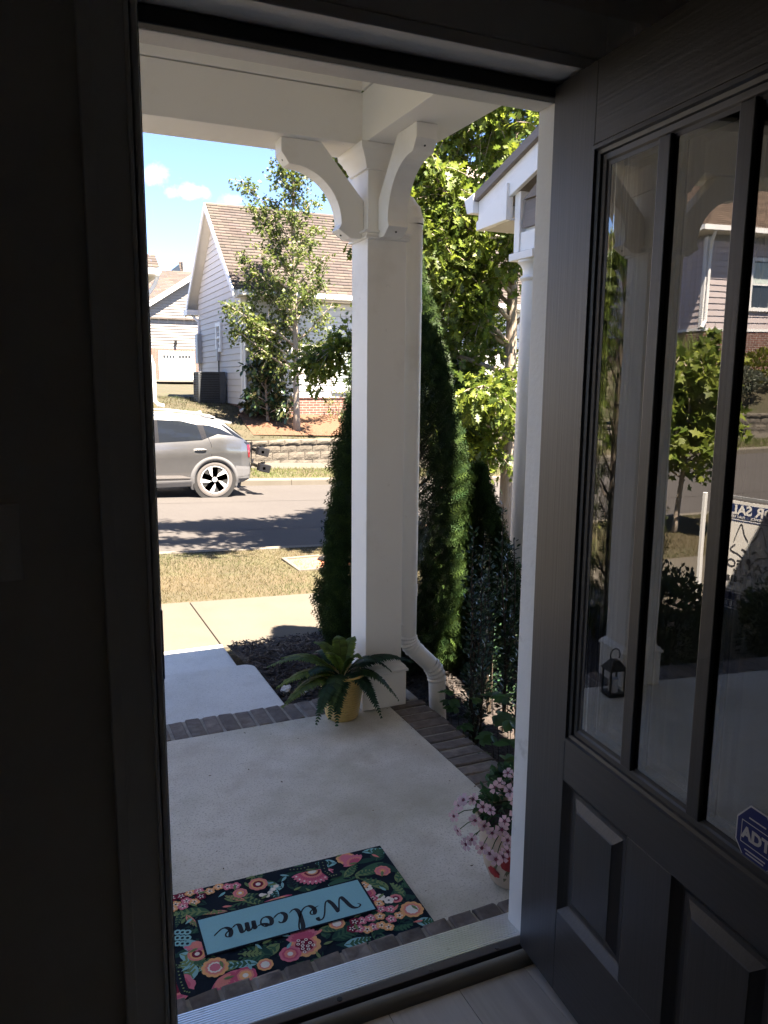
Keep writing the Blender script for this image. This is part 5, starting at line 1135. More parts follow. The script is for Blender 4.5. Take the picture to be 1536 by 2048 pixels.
m2 = MB(); m2.box(-24.3, MX+.55, MY-.58, MY-.45, 5.84, 5.98); m2.box(MX+.42, MX+.55, MY-.45, 29.4, 5.84, 5.98); put('gutter', m2, M_whitetrim, t)
m2 = MB(); m2.add([(-24.3, MY-.5, 5.97), (MX+.5, MY-.5, 5.97), (MX+.5, 29.4, 5.97), (-24.3, 29.4, 5.97), (MX-4, 25, 9.2), (-20, 25, 9.2)], [(0, 1, 4, 5), (1, 2, 4), (2, 3, 5, 4), (3, 0, 5)]); put('roof_deck', m2, M_greige, t)
# shingles clipped to the hip: rows shrink towards the ridge
P_, C_ = [], []
S_ = math.hypot(5.0, 3.23); rows = int(S_/.15)
vs, fs, cl = [], [], []
for side in (0, 1):
    for i in range(rows):
        k0, k1 = i/rows, (i+1.2)/rows
        if side == 0: A0 = np.array((MX+.5-4.5*k0, MY-.5+4.85*k0, 5.98+3.23*k0)); e_ = np.array((-1.0, 0, 0)); L_ = 11.2-9.0*k0*.5; upv = np.array((0, 4.85, 3.23))/rows
        else: A0 = np.array((MX+.5-4.5*k0, MY-.5+4.85*k0, 5.98+3.23*k0)); e_ = np.array((0, 1.0, 0)); L_ = 9.2*(1-k0)+.01; upv = np.array((-4.5, 0, 3.23))/rows
        nn = np.cross(e_, upv); nn /= np.linalg.norm(nn); nn = nn if nn[2] > 0 else -nn; a = -.2*(i % 2)
        while a < L_:
            a0, a1 = max(0, a), min(L_, a+.325); a += .335
            if a1-a0 < .02: continue
            o = len(vs); vs += [A0+e_*a0+nn*.03, A0+e_*a1+nn*.03, A0+e_*a1+upv*1.2+nn*.006, A0+e_*a0+upv*1.2+nn*.006, A0+e_*a0, A0+e_*a1]; fs += [(o, o+1, o+2, o+3), (o+4, o+5, o+1, o)]
            cc = np.array((.095, .066, .048))*rng.uniform(.7, 1.2); cl += [cc, cc]
fast('shingle_roof', np.array(vs), np.array(fs), M_shingle, t, np.array(cl), kind='stuff')
window(t, (-15.55, MY-.02, 4.46), (1, 0, 0), (0, -1, 0), 1.3, 1.35, False)
m2 = MB(); m2.box(-16.18, -14.92, MY-.034, MY-.0325, 4.5, 5.1); put('roller_shade', m2, M_blind, t)
spout(t, [(MX+.1, MY-.5, 5.85), (MX+.08, MY-.35, 5.7), (MX-.06, MY-.08, 5.4), (MX-.06, MY-.08, 3.35), (MX+.1, MY-.16, 3.15)], .055)

# ---- brick house, steps and fence to the right, behind the oak
t = thing('brick_house', 'red brick house front behind an iron fence beyond the oak', 'house', (15, 24, 0))
m2 = MB(); m2.box(10.2, 22, 23.0, 32, -.4, 2.0); put('wall', m2, M_rbrick, t)
m2 = MB(); m2.box(10.2, 22, 23.02, 32, 2.0, 6.2); put('upper_wall', m2, M_white, t)
m2 = MB(); m2.add([(9.7, 22.4, 6.1), (22.5, 22.4, 6.1), (22.5, 32.5, 6.1), (9.7, 32.5, 6.1), (13.5, 27.4, 9.6), (19, 27.4, 9.6)], [(0, 1, 5, 4), (1, 2, 5), (2, 3, 4, 5), (3, 0, 4)]); put('roof', m2, M_greige, t)
window(t, (13.2, 22.99, 3.6), (1, 0, 0), (0, -1, 0), 1.0, 1.5); window(t, (16.6, 22.99, 3.6), (1, 0, 0), (0, -1, 0), 1.0, 1.5)
m2 = MB(); m2.box(12.5, 22, 21.2, 23.0, -.3, .55); put('porch_deck', m2, M_kerb, t)
t = thing('iron_fence', 'black iron picket fence before the brick house', 'fence', (11.2, 20.4, -.1))
fz = onY(940, 878, 20.4)[2]
for k in range(18):
    x = 10.35+k*.12
    m2 = MB(); m2.box(x-.009, x+.009, 20.39, 20.41, fz-.05, fz+.95); put('picket', m2, M_iron, t)
for z in (fz+.06, fz+.88):
    m2 = MB(); m2.box(10.3, 12.45, 20.385, 20.415, z-.015, z+.015); put('rail', m2, M_iron, t)
t = thing('concrete_steps', 'pale concrete steps through the block wall beyond the oak', 'steps', (11.9, 18.9, -.65))
sxl = onY(985, 900, 18.4)[0]; zb0 = onY(1000, 922, 18.4)[2]; zt0 = onY(1000, 886, 18.5)[2]; hh = (zt0-zb0)/3
for k in range(3):
    m2 = MB(); m2.box(sxl, sxl+1.6, 18.40+k*.3, 20.2, zb0+k*hh-(.3 if k == 0 else 0), zb0+(k+1)*hh); put('step', m2, M_kerb, t, bevel=.02)
for k in range(2):
    m2 = MB(); m2.box(sxl+.05, sxl+1.6, 20.2+k*.5, 21.5, zt0+.0+k*.2, zt0+.2+k*.2); put('step', m2, M_kerb, t, bevel=.02)
px0 = onY(973, 889, 18.6); t = thing('wooden_post', 'short weathered wooden post standing on the block wall', 'post', tuple(px0))
m2 = MB(); m2.box(px0[0]-.07, px0[0]+.07, px0[1]-.05, px0[1]+.05, px0[2]-.05, px0[2]+.36); put('post', m2, M_wood, t, bevel=.01)
m2 = MB(); m2.box(px0[0]-.075, px0[0]-.03, px0[1]-.055, px0[1]-.04, px0[2]+.18, px0[2]+.25); put('knot', m2, M_wood, t)
for k in range(6):
    m2 = MB(); m2.bar((px0[0]-.14+k*.055, px0[1]-.12, px0[2]-.3), (px0[0]-.14+k*.055, px0[1]-.12, px0[2]+.55), .006); put('wire', m2, M_iron, t)
for k in range(7):
    m2 = MB(); m2.bar((px0[0]-.15, px0[1]-.122, px0[2]-.05+k*.09), (px0[0]+.15, px0[1]-.122, px0[2]-.05+k*.09), .006); put('wire', m2, M_iron, t)
op = onY(905, 912, 18.2); t = thing('terracotta_planter', 'orange terracotta planter half hidden behind the arborvitae', 'planter', (op[0], 18.1, -.62))
m2 = MB(); m2.lathe([(.10, -.68), (.15, -.42), (.17, -.42), (.17, -.36), (.14, -.36), (.13, -.40)], (op[0], 18.12, 0), 18); put('pot', m2, M_orange, t, smooth=1)

# ---- block retaining walls
def blockmesh(w, h, d, seed):
    r = np.random.default_rng(seed); m2 = MB(); nx_, nz_ = 6, 4
    vs = [(w*i/(nx_-1), (-.0 if i in (0, nx_-1) or k in (0, nz_-1) else -r.uniform(.008, .02)), h*k/(nz_-1)) for i in range(nx_) for k in range(nz_)]
    fs = [(i*nz_+k, (i+1)*nz_+k, (i+1)*nz_+k+1, i*nz_+k+1) for i in range(nx_-1) for k in range(nz_-1)]
    o = len(vs); vs += [(0, d, 0), (w, d, 0), (w, d, h), (0, d, h)]
    fs += [(0, o, o+1, (nx_-1)*nz_), (nz_-1, (nx_-1)*nz_+nz_-1, o+2, o+3), (0, nz_-1, o+3, o), ((nx_-1)*nz_, o+1, o+2, (nx_-1)*nz_+nz_-1), (o, o+3, o+2, o+1)]
    m2.add(vs, fs); return m2
BK = [proto('block', blockmesh(.40, .186, .28, i), M_block) for i in range(5)]; CP = [proto('cap_block', blockmesh(.40, .10, .34, 20+i), M_block) for i in range(4)]
def blockwall(x0, x1, top, label, loc):
    t = thing('retaining_wall', label, 'retaining wall', loc)
    n_ = int((x1-x0)/.41)
    for c_ in range(4):
        z = top-.10-(c_+1)*.19
        for k in range(n_): inst(BK[rng.integers(5)], Matrix.Translation((x0+k*.41+(c_ % 2)*.205, 18.42+rng.uniform(-.006, .006), z)), t, 'block')
    for k in range(n_): inst(CP[rng.integers(4)], Matrix.Translation((x0+k*.41+.1, 18.395, top-.10)), t, 'cap_block')
blockwall(2.2, 8.9, onY(600, 880, 18.4)[2], 'tan split face block wall below the maple tree', (5.5, 18.5, -.5))
blockwall(8.9, onY(986, 900, 18.4)[0]+.05, onY(940, 889, 18.4)[2], 'grey split face block wall beside the concrete steps', (10.4, 18.5, -.6))
blockwall(-17.5, -9.8, .71, 'block wall below the mauve house, mirrored in the door glass', (-13, 18.5, .1))
blockwall(-9.7, 2.0, .42, 'block wall below the corner house with the white downspout', (-4, 18.5, -.1))

# ---- neighbour's porch on the right
NX = 2.78
t = thing('neighbor_porch', 'neighboring porch gable with white gutter, greige siding and round column', 'porch', (3.4, 3.6, -.3))
E0 = onX(950, 385, NX); E1 = onX(1078, 250, NX); slp = (E1[2]-E0[2])/(E0[1]-E1[1])
zE = lambda y: E0[2]+(E0[1]-y)*slp
yb = 2.0
m2 = MB(); m2.prism([(NX, E0[1]+.03, zE(E0[1]+.03)), (NX, yb, zE(yb)), (NX, yb, zE(yb)-.055), (NX, E0[1]+.03, zE(E0[1]+.03)-.055)], (2.6, 0, 0)); put('roof_edge', m2, M_greige, t)
m2 = MB(); m2.prism([(NX+.03, E0[1], zE(E0[1])-.056), (NX+.03, yb, zE(yb)-.056), (NX+.03, yb, zE(yb)-.215), (NX+.03, E0[1], zE(E0[1])-.215)], (.03, 0, 0)); put('rake_board', m2, M_trim, t, bevel=.003)
fy = onX(1010, 500, NX)[1]; fz0 = onX(1010, 505, NX)[2]
m2 = MB(); m2.prism([(NX+.012, E0[1]-.005, zE(E0[1])-.19), (NX+.012, fy+.02, zE(fy)-.14), (NX+.012, fy+.02, zE(E0[1])-.235), (NX+.012, E0[1]-.005, zE(E0[1])-.245)], (.05, 0, 0)); put('eave_return', m2, M_trim, t, bevel=.003)
m2 = MB(); m2.box(NX+.05, NX+2.4, fy, E0[1]-.01, zE(E0[1])-.24, zE(E0[1])-.225); put('soffit', m2, M_soffit, t)
gz = E0[2]; m2 = MB(); gy = E0[1]
m2.prism([(NX-.01, gy+.004, gz-.13), (NX-.01, gy+.004, gz-.005), (NX-.01, gy+.125, gz-.03), (NX-.01, gy+.115, gz-.055), (NX-.01, gy+.085, gz-.125)], (2.6, 0, 0)); put('gutter', m2, M_trim, t, bevel=.004)
m2 = MB(); m2.box(NX+.07, NX+.30, yb, fy-.062, fz0+.002, fz0+.115); put('frieze_beam', m2, M_trim, t, bevel=.004)
m2 = MB(); m2.box(NX+.062, NX+.30, fy-.06, fy, fz0, zE(fy)-.2); put('corner_board', m2, M_trim, t, bevel=.003)
z = fz0+.14; k = 0
while z < 3.6:
    y_top = min(fy-.075, E0[1]-(z+.20-E0[2])/slp)
    if y_top <= yb+.05: break
    y_t2 = max(yb, min(fy-.075, E0[1]-(z+.165+.20-E0[2])/slp))
    m2 = MB(); m2.add([(NX+.072, yb, z), (NX+.072, y_top, z), (NX+.092, y_t2, z+.165), (NX+.092, yb, z+.165), (NX+.15, yb, z), (NX+.15, y_top, z), (NX+.15, y_t2, z+.165), (NX+.15, yb, z+.165)], [(0, 3, 2, 1), (4, 5, 6, 7), (0, 1, 5, 4), (1, 2, 6, 5), (2, 3, 7, 6), (3, 0, 4, 7)])
    put('siding_board', m2, M_greige, t); z += .168
    k += 1
m2 = MB(); m2.box(NX+.1, NX+.14, yb, fy-.07, fz0+.1, fz0+.14); put('drip_trim', m2, M_trim, t)
cxn, cyn = 2.955, 4.285; zt_ = fz0-.005
m2 = MB(); m2.box(cxn-.13, cxn+.13, cyn-.13, cyn+.13, zt_-.045, zt_); cpt = put('column_abacus', m2, M_trim, t, bevel=.003)
m2 = MB(); m2.lathe([(.095, -.35), (.108, -.2), (.108, .4), (.095, zt_-.30), (.092, zt_-.175), (.105, zt_-.165), (.108, zt_-.155), (.102, zt_-.145), (.090, zt_-.142), (.088, zt_-.115), (.092, zt_-.095), (.108, zt_-.07), (.122, zt_-.06), (.122, zt_-.046)], (cxn, cyn, 0), 32); put('round_column', m2, M_trim, t, smooth=1)
m2 = MB(); m2.box(NX+.1, NX+2.5, 1.5, 4.6, -.4, -.05); put('porch_floor', m2, M_step, t)
m2 = MB(); m2.box(3.6, 6.5, -8, 3.2, -.4, 2.45); put('house_wall', m2, M_greige, t)
m2 = MB(); m2.prism([(NX+.3, yb, zE(yb)-.05), (NX+.3, -8, zE(yb)+1.2), (NX+.3, -8, 2.4), (NX+.3, yb, 2.45)], (3.5, 0, 0)); put('house_roof', m2, M_greige, t)

# ================================================================== VEGETATION
OAK = [(0, 0, 0), (.06, .12, .01), (.22, .22, .04), (.08, .32, .01), (.34, .48, .05), (.09, .55, .0), (.26, .76, .02), (.07, .80, -.03), (0, 1.0, -.08), (-.07, .80, -.03), (-.26, .76, .02), (-.09, .55, .0), (-.34, .48, .05), (-.08, .32, .01), (-.22, .22, .04), (-.06, .12, .01)]
OAKF = [(0, 1, 3, 13), (1, 2, 3, 3), (13, 3, 5, 11), (3, 4, 5, 5), (11, 5, 7, 9), (5, 6, 7, 7), (9, 7, 8, 8), (15, 13, 14, 14), (0, 13, 15, 15), (13, 11, 12, 12), (11, 9, 10, 10)]
MAP = [(0, 0, 0), (.30, .18, .03), (.18, .32, .0), (.50, .56, .05), (.20, .60, .0), (0, 1.0, -.06), (-.20, .60, .0), (-.50, .56, .05), (-.18, .32, .0), (-.30, .18, .03)]
MAPF = [(0, 1, 2, 8), (8, 2, 4, 6), (2, 3, 4, 4), (6, 4, 5, 5), (8, 6, 7, 7), (0, 8, 9, 9)]
OVAL = [(0, 0, 0), (.22, .3, .04), (.2, .7, .03), (0, 1, -.04), (-.2, .7, .03), (-.22, .3, .04)]
OVALF = [(0, 1, 2, 3), (0, 3, 4, 5)]
def tri(tv, tf):
    out = []
    for q in tf:
        out.append((q[0], q[1], q[2]))
        if q[3] != q[2]: out.append((q[0], q[2], q[3]))
    return tv, out
def make_tree(name, label, base, H, r0, limbs, leaf, size, col, col2, twig_n, leaf_n, mleaf=None, droop=.25, lean=(0, 0), group=None, shade=None, par_kind='tree', twig_len=(.25, .6), cmix=.3, trunk_m=None):
    t = thing(name, label, par_kind, tuple(base), group)
    b = np.array(base, float); mb = MB()
    n = 12; tp = [b+np.array((lean[0]*k*k+.03*math.sin(5*k+H), lean[1]*k*k+.03*math.cos(4*k), H*k)) for k in np.linspace(-.02, 1, n)]
    mb.tube(tp, [r0*(1.25 if k == 0 else 1)*(1-.88*k/(n-1))+.006 for k in range(n)], 12)
    tp = np.array(tp); TW = []; LP, LA = [], []
    for (hf, az, L_, el, bend) in limbs:
        i = hf*(n-1); p = tp[int(i)]*(1-i % 1)+tp[min(n-1, int(i)+1)]*(i % 1); a = math.radians(az); e = math.radians(el)
        d = np.array((math.cos(a)*math.cos(e), math.sin(a)*math.cos(e), math.sin(e))); path = [p]; m = 9
        for s in range(m):
            d = d+np.array((0, 0, bend))/m+rng.normal(0, .07, 3); d /= np.linalg.norm(d); path.append(path[-1]+d*L_/m)
        rb = max(.008, r0*.42*(1-hf*.75)); mb.tube(path, [rb*(1-.85*k/m)+.003 for k in range(m+1)], 7); path = np.array(path)
        for s in range(int(twig_n*L_)):
            k = rng.uniform(.12, 1)**.85*m; q = path[int(k)]*(1-k % 1)+path[min(m, int(k)+1)]*(k % 1)
            dd = unit((path[min(m, int(k)+1)]-path[max(0, int(k)-1)])[None])[0]; td = unit((dd*.6+rdir(1)[0]*.95+np.array((0, 0, -.05)))[None])[0]
            tl = rng.uniform(*twig_len)*(1.15-.4*k/m); q2 = q+td*tl*.5+np.array((0, 0, -.02)); q3 = q+td*tl+np.array((0, 0, -droop*.25))
            if rng.uniform() < .5: mb.tube([q, q2, q3], [.007, .004, .002], 4, False)
            for w in range(leaf_n):
                f_ = rng.uniform(.15, 1.05); LP.append(q*(1-f_)**2+2*q2*f_*(1-f_)+q3*f_*f_+rng.normal(0, .035, 3)); LA.append(td*.5+rdir(1)[0]*.8+np.array((0, 0, -droop)))
    put('trunk', mb, trunk_m or M_bark, t, smooth=2)
    LP, LA = np.array(LP), np.array(LA); k = len(LP); mixv = np.clip(rng.normal(cmix, .3, (k, 1)), 0, 1)
    cc = (np.array(col)*(1-mixv)+np.array(col2)*mixv)*rng.uniform(.6, 1.35, (k, 1))
    nr = rdir(k)*.8+np.array((0, 0, .8)); tv, tf = tri(*leaf)
    v, f, c = scatter(tv, tf, LP, LA, nr, size*rng.uniform(.65, 1.25, k), cc)
    fast('crown', v, f, mleaf or M_leaf, t, c)
    return t
def limbset(n, h0, h1, L0, L1, el0, el1, bend, seed, az0=0):
    r = np.random.default_rng(seed); return [(h0+(h1-h0)*i/(n-1), az0+i*137.5+r.uniform(-20, 20), (L0+(L1-L0)*(i/(n-1)))*r.uniform(.8, 1.15), el0+(el1-el0)*i/(n-1)+r.uniform(-8, 8), bend) for i in range(n)]
# street oak on the right
ob = (5.20, 8.02, -.50)
lim = [(.60, 180, 3.3, 22, -.2), (.68, 192, 3.4, 24, -.2), (.74, 170, 3.0, 30, -.2), (.64, 205, 3.2, 20, -.2), (.80, 184, 2.6, 34, -.2), (.34, 176, 2.3, 26, -.1), (.42, 190, 2.3, 28, -.1), (.50, 170, 2.3, 30, -.1), (.30, 150, 2.5, 24, -.2), (.38, 205, 2.2, 26, -.1), (.17, 165, 1.5, 28, -.35), (.17, 205, 1.5, 22, -.3), (.20, 185, 1.8, 34, -.3), (.23, 230, 1.7, 25, -.2), (.22, 150, 1.8, 40, -.2), (.26, 120, 2.4, 30, -.2)]+limbset(24, .22, .92, 2.4, 1.0, 30, 58, -.1, 5)
make_tree('oak_tree', 'street oak with lobed leaves beside the neighboring porch column', ob, 7.4, .085, lim, (OAK, OAKF), .115, (.062, .10, .02), (.19, .225, .03), 56, 13, droop=.45, cmix=.34)
# maple in front of the white house
mb_ = onY(592, 858, 19.35)
lim = limbset(34, .20, .93, 1.55, .55, 25, 55, .25, 9)+[(.22, 190, 1.9, 20, .2), (.25, 175, 2.0, 28, .2), (.30, 200, 2.1, 30, .2), (.5, 180, 2.0, 40, .3), (.62, 170, 1.9, 42, .3), (.42, 160, 1.7, 35, .2)]
make_tree('maple_tree', 'slender maple tree in front of the white house', (mb_[0], 19.35, hill(mb_[0], 19.35)-.02), 7.6, .085, lim, (MAP, MAPF), .088, (.055, .085, .024), (.17, .195, .045), 28, 9, droop=.3, cmix=.32, twig_len=(.2, .5))
# young street maple on the left: mirrored in the door glass, outside the direct view
lim = limbset(26, .34, .94, .75, .4, 20, 60, .2, 21)
make_tree('street_maple', 'young bright green street maple at the kerb, mirrored in the door glass', (-3.82, 7.8, -.24), 2.05, .03, lim, (MAP, MAPF), .12, (.09, .14, .026), (.24, .27, .055), 22, 8, droop=.35, cmix=.45, twig_len=(.12, .3))
# trees beyond the brick house and behind the garage
for i, (x, y, h, nm) in enumerate(((17.5, 36, 10, 'tall green tree behind the brick house seen past the oak'), (24, 40, 11, 'broad green tree far behind the brick house roof'))):
    make_tree('background_tree', nm, (x, y, .3), h, .2, limbset(26, .2, .95, 3.4, 1.4, 20, 60, .1, 60+i), (OVAL, OVALF), .36, (.06, .10, .03), (.14, .18, .05), 7, 7, group='trees behind the brick house')
# magnolia shrub at the house corner
mg = onY(535, 835, 20.1)
make_tree('magnolia_shrub', 'dark glossy magnolia shrub at the corner of the white house', (mg[0]-.02, 20.05, hill(mg[0], 20.05)), 2.3, .035, limbset(34, .05, .92, .75, .4, 25, 60, .3, 33), (OVAL, OVALF), .17, (.022, .05, .018), (.09, .07, .025), 16, 8, mleaf=M_leafgloss, par_kind='shrub', twig_len=(.12, .3), cmix=.2)
def blobshrub(name, label, c, rx, ry, rz, n, leaf, size, cols, m, cat='shrub', group=None, up=.3, zmin=-.2):
    t = thing(name, label, cat, (c[0], c[1], c[2]), group)
    d = rdir(n); d[:, 2] = np.abs(d[:, 2])*np.sign(d[:, 2]-zmin); rr = rng.uniform(.25, 1, (n, 1))**.33
    lump = 1+.10*np.sin(d[:, :1]*7+1)*np.sin(d[:, 1:2]*6)+.07*np.sin(d[:, 2:]*9+d[:, :1]*5)
    p = np.array(c)+np.array((0, 0, rz*.5))+d*rr*lump*np.array((rx, ry, rz*.55)); keep = p[:, 2] > c[2]-.02; p = p[keep]; d = d[keep]; k = len(p)
    mx_ = rng.uniform(0, 1, (k, 1)); cc = (np.array(cols[0])*(1-mx_)+np.array(cols[1])*mx_)*rng.uniform(.6, 1.3, (k, 1)); tv, tf = tri(*leaf)
    v, f, c2 = scatter(tv, tf, p, d*.8+rdir(k)*.7+np.array((0, 0, up)), d+rdir(k)*.7, size*rng.uniform(.7, 1.3, k), cc)
    fast('foliage', v, f, m, t, c2)
    mb = MB()
    for k in range(7):
        a = rng.uniform(0, 6.28); q = np.array(c)+np.array((rx*.6*math.cos(a), ry*.6*math.sin(a), rz*.8)); mb.tube([np.array(c)+(0.02*math.cos(a), .02*math.sin(a), -.05), (np.array(c)+q)/2+(0, 0, rz*.1), q], [.012, .008, .003], 5)
    put('stems', mb, M_stem, t); return t
# ---- arborvitae: fans of scale leaves
SPR, SPF = [], []
def addtri(a, b, c): o = len(SPR); SPR.extend([a, b, c]); SPF.append((o, o+1, o+2))
addtri((-.03, 0, 0), (.03, 0, 0), (0, 1, .02))
for k, (y, L_) in enumerate(((.15, .42), (.35, .46), (.55, .36), (.75, .24))):
    for sg in (1, -1):
        addtri((0, y, 0), (0, y+.09, 0), (sg*L_*.62, y+L_*.80, .03*sg)); addtri((sg*L_*.25, y+L_*.3, 0), (sg*L_*.30, y+L_*.44, 0), (sg*L_*.72, y+L_*.40, -.03))
def arborvitae(label, c, R, H, n, cols, prof=None, size=.13, cone=True):
    t = thing('arborvitae', label, 'shrub', tuple(c), 'arborvitae by the porch')
    z = rng.uniform(0, 1, n)**1.25; a = rng.uniform(0, 2*PI, n)
    pr = np.interp(z, *(prof or ([0, .06, .2, .45, .7, .86, 1], [.74, .94, 1.0, .80, .52, .24, .02])))
    rad = R*pr*(1+.09*np.sin(5*a+z*11)+.06*np.sin(9*a-z*23))*rng.uniform(.4, 1, n)**.22
    p = np.stack([c[0]+rad*np.cos(a), c[1]+rad*np.sin(a), c[2]+.02+z*H], 1); o = np.stack([np.cos(a), np.sin(a), np.zeros(n)], 1)
    tang = np.stack([-np.sin(a), np.cos(a), np.zeros(n)], 1)
    ax = o*.75+np.array((0, 0, 1))*rng.uniform(.1, 1.1, (n, 1))+rdir(n)*.35; nr = tang*rng.choice((-1, 1), (n, 1))*.8+rdir(n)*.6
    mx_ = np.clip(rng.normal(.35, .3, (n, 1)), 0, 1); cc = (np.array(cols[0])*(1-mx_)+np.array(cols[1])*mx_)*rng.uniform(.55, 1.3, (n, 1))
    v, f, c2 = scatter(SPR, SPF, p, ax, nr, size*rng.uniform(.6, 1.2, n), cc); fast('foliage', v, f, M_needle, t, c2)
    mb = MB(); mb.tube([np.array(c)+(0, 0, -.1), np.array(c)+(0.02, .01, H*.5), np.array(c)+(0, 0, H*.93)], [.045, .03, .006], 8)
    for k in range(40):
        zz = rng.uniform(.06, .9); aa = rng.uniform(0, 6.28); rr = R*np.interp(zz, [0, .2, .5, 1], [.8, .95, .75, .05])*.85; b0 = np.array(c)+(0, 0, zz*H*.85)
        mb.tube([b0, b0+(rr*.5*math.cos(aa), rr*.5*math.sin(aa), .08), b0+(rr*math.cos(aa), rr*math.sin(aa), .22)], [.011, .008, .003], 5)
    put('trunk', mb, M_stem, t); return t
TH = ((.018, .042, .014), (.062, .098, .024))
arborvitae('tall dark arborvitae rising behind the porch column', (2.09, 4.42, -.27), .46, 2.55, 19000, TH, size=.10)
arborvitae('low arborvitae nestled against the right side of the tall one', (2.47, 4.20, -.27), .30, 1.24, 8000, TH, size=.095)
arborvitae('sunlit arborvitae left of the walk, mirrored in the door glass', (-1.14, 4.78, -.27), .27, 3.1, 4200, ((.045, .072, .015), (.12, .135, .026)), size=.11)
# ---- sky pencil hollies
def holly(label, c, H, seed, k_stems=4):
    r = np.random.default_rng(seed); t = thing('pencil_holly', label, 'shrub', tuple(c), 'upright hollies in the side bed'); mb = MB(); P, A = [], []
    for s in range(k_stems):
        a = r.uniform(0, 6.28); h = H*(1 if s == 0 else r.uniform(.6, .92)); o = np.array((math.cos(a), math.sin(a), 0))*r.uniform(.02, .055); pts = [np.array(c)+o*k*(1.0)+np.array((.012*math.sin(7*k+s), .012*math.cos(6*k), h*k)) for k in np.linspace(0, 1, 9)]
        mb.tube(pts, [.006*(1-.8*k/8)+.0012 for k in range(9)], 5); pts = np.array(pts)
        for q in range(int(150*h)):
            k = r.uniform(.08, 1)*8; p = pts[int(k)]*(1-k % 1)+pts[min(8, int(k)+1)]*(k % 1); aa = r.uniform(0, 6.28); d = np.array((math.cos(aa), math.sin(aa), r.uniform(.2, 1.2))); w_ = r.uniform(0, .045)*(1 if k < 7 else .35); P.append(p+d*w_); A.append(d)
    put('stems', mb, M_stem, t); P, A = np.array(P), np.array(A); n = len(P); tv, tf = tri(OVAL, OVALF)
    v, f, c2 = scatter(tv, tf, P, A, rdir(n)+np.array((0, 0, .7)), .027*rng.uniform(.7, 1.2, n), jcol((.030, .062, .032), n, .4, .12)); fast('foliage', v, f, M_leafgloss, t, c2)
for lab, x, y, z, h, s in (('tallest upright holly against the round neighboring column', 2.115, 3.20, -.24, 1.17, 1), ('upright holly nearest the downspout, second tallest', 1.90, 3.16, -.24, 1.06, 2), ('short upright holly between the two tallest', 2.01, 3.30, -.24, .98, 3),
        ('bushy low holly in front of the tallest one', 2.08, 3.02, -.24, .78, 4), ('low holly close to the brick edge below the downspout', 1.84, 3.02, -.24, .62, 5), ('holly tucked behind the others by the low arborvitae', 2.16, 3.42, -.24, .9, 6)): holly(lab, (x, y, z), h, s)
# ---- creeper
t = thing('creeper_vine', 'five leaved creeper over the brick edge by the door frame', 'vine', (1.9, 2.7, -.24)); mb = MB()
CRE = [(0, 0, 0), (.17, .22, .03), (.27, .52, .02), (.16, .80, .0), (0, 1, -.06), (-.16, .80, .0), (-.27, .52, .02), (-.17, .22, .03)]; CRF = [(0, 1, 2, 3), (0, 3, 4, 4), (0, 4, 5, 5), (0, 5, 6, 7)]
P, A, Nn, S = [], [], [], []
for px, py, yy, s in ((985, 1392, 2.75, .11), (1015, 1395, 2.7, .10), (1020, 1440, 2.55, .13), (995, 1430, 2.62, .11), (1020, 1490, 2.5, .13), (985, 1470, 2.65, .1), (1010, 1520, 2.45, .11), (900, 1400, 3.0, .085), (915, 1415, 2.95, .09), (890, 1385, 3.05, .07), (925, 1450, 2.9, .08), (960, 1480, 2.75, .08), (945, 1400, 2.95, .07), (970, 1510, 2.62, .07)):
    p = onY(px, py, yy); mb.tube([(p[0]+.05, p[1]+.05, -.25), ((p[0]+.03), p[1]+.03, (p[2]-.2)/2), p], .002, 4)
    a0 = rng.uniform(0, 6.28)
    for k in range(5): a = a0+(k-2)*.75; P.append(p); A.append((math.cos(a), math.sin(a), -.12)); Nn.append((.2*rng.normal(), .2*rng.normal()-.25, 1)); S.append(s*.8*(1-.12*abs(k-2)))
put('stems', mb, M_stem, t); tv, tf = tri(CRE, CRF); n = len(P); v, f, c2 = scatter(tv, tf, P, A, Nn, np.array(S), jcol((.07, .15, .045), n, .35, .1)); fast('foliage', v, f, M_leaf, t, c2)
# ---- boxwoods in front of the porch, mirrored in the glass
BX = ((.030, .055, .018), (.06, .09, .025)); bw = (OVAL, OVALF)
blobshrub('boxwood', 'round boxwood beside the far column, mirrored in the door glass', (-.86, 3.74, -.25), .30, .26, .68, 5200, bw, .034, BX, M_leafgloss, group='boxwoods along the porch')
blobshrub('boxwood', 'larger boxwood hiding the foot of the sale sign, mirrored in the door glass', (-1.92, 3.76, -.25), .44, .30, .60, 6000, bw, .034, BX, M_leafgloss, group='boxwoods along the porch')
blobshrub('boxwood', 'boxwood farthest from the entry steps, left of the sale sign', (-2.7, 3.85, -.25), .42, .34, .85, 4000, bw, .034, BX, M_leafgloss, group='boxwoods along the porch')
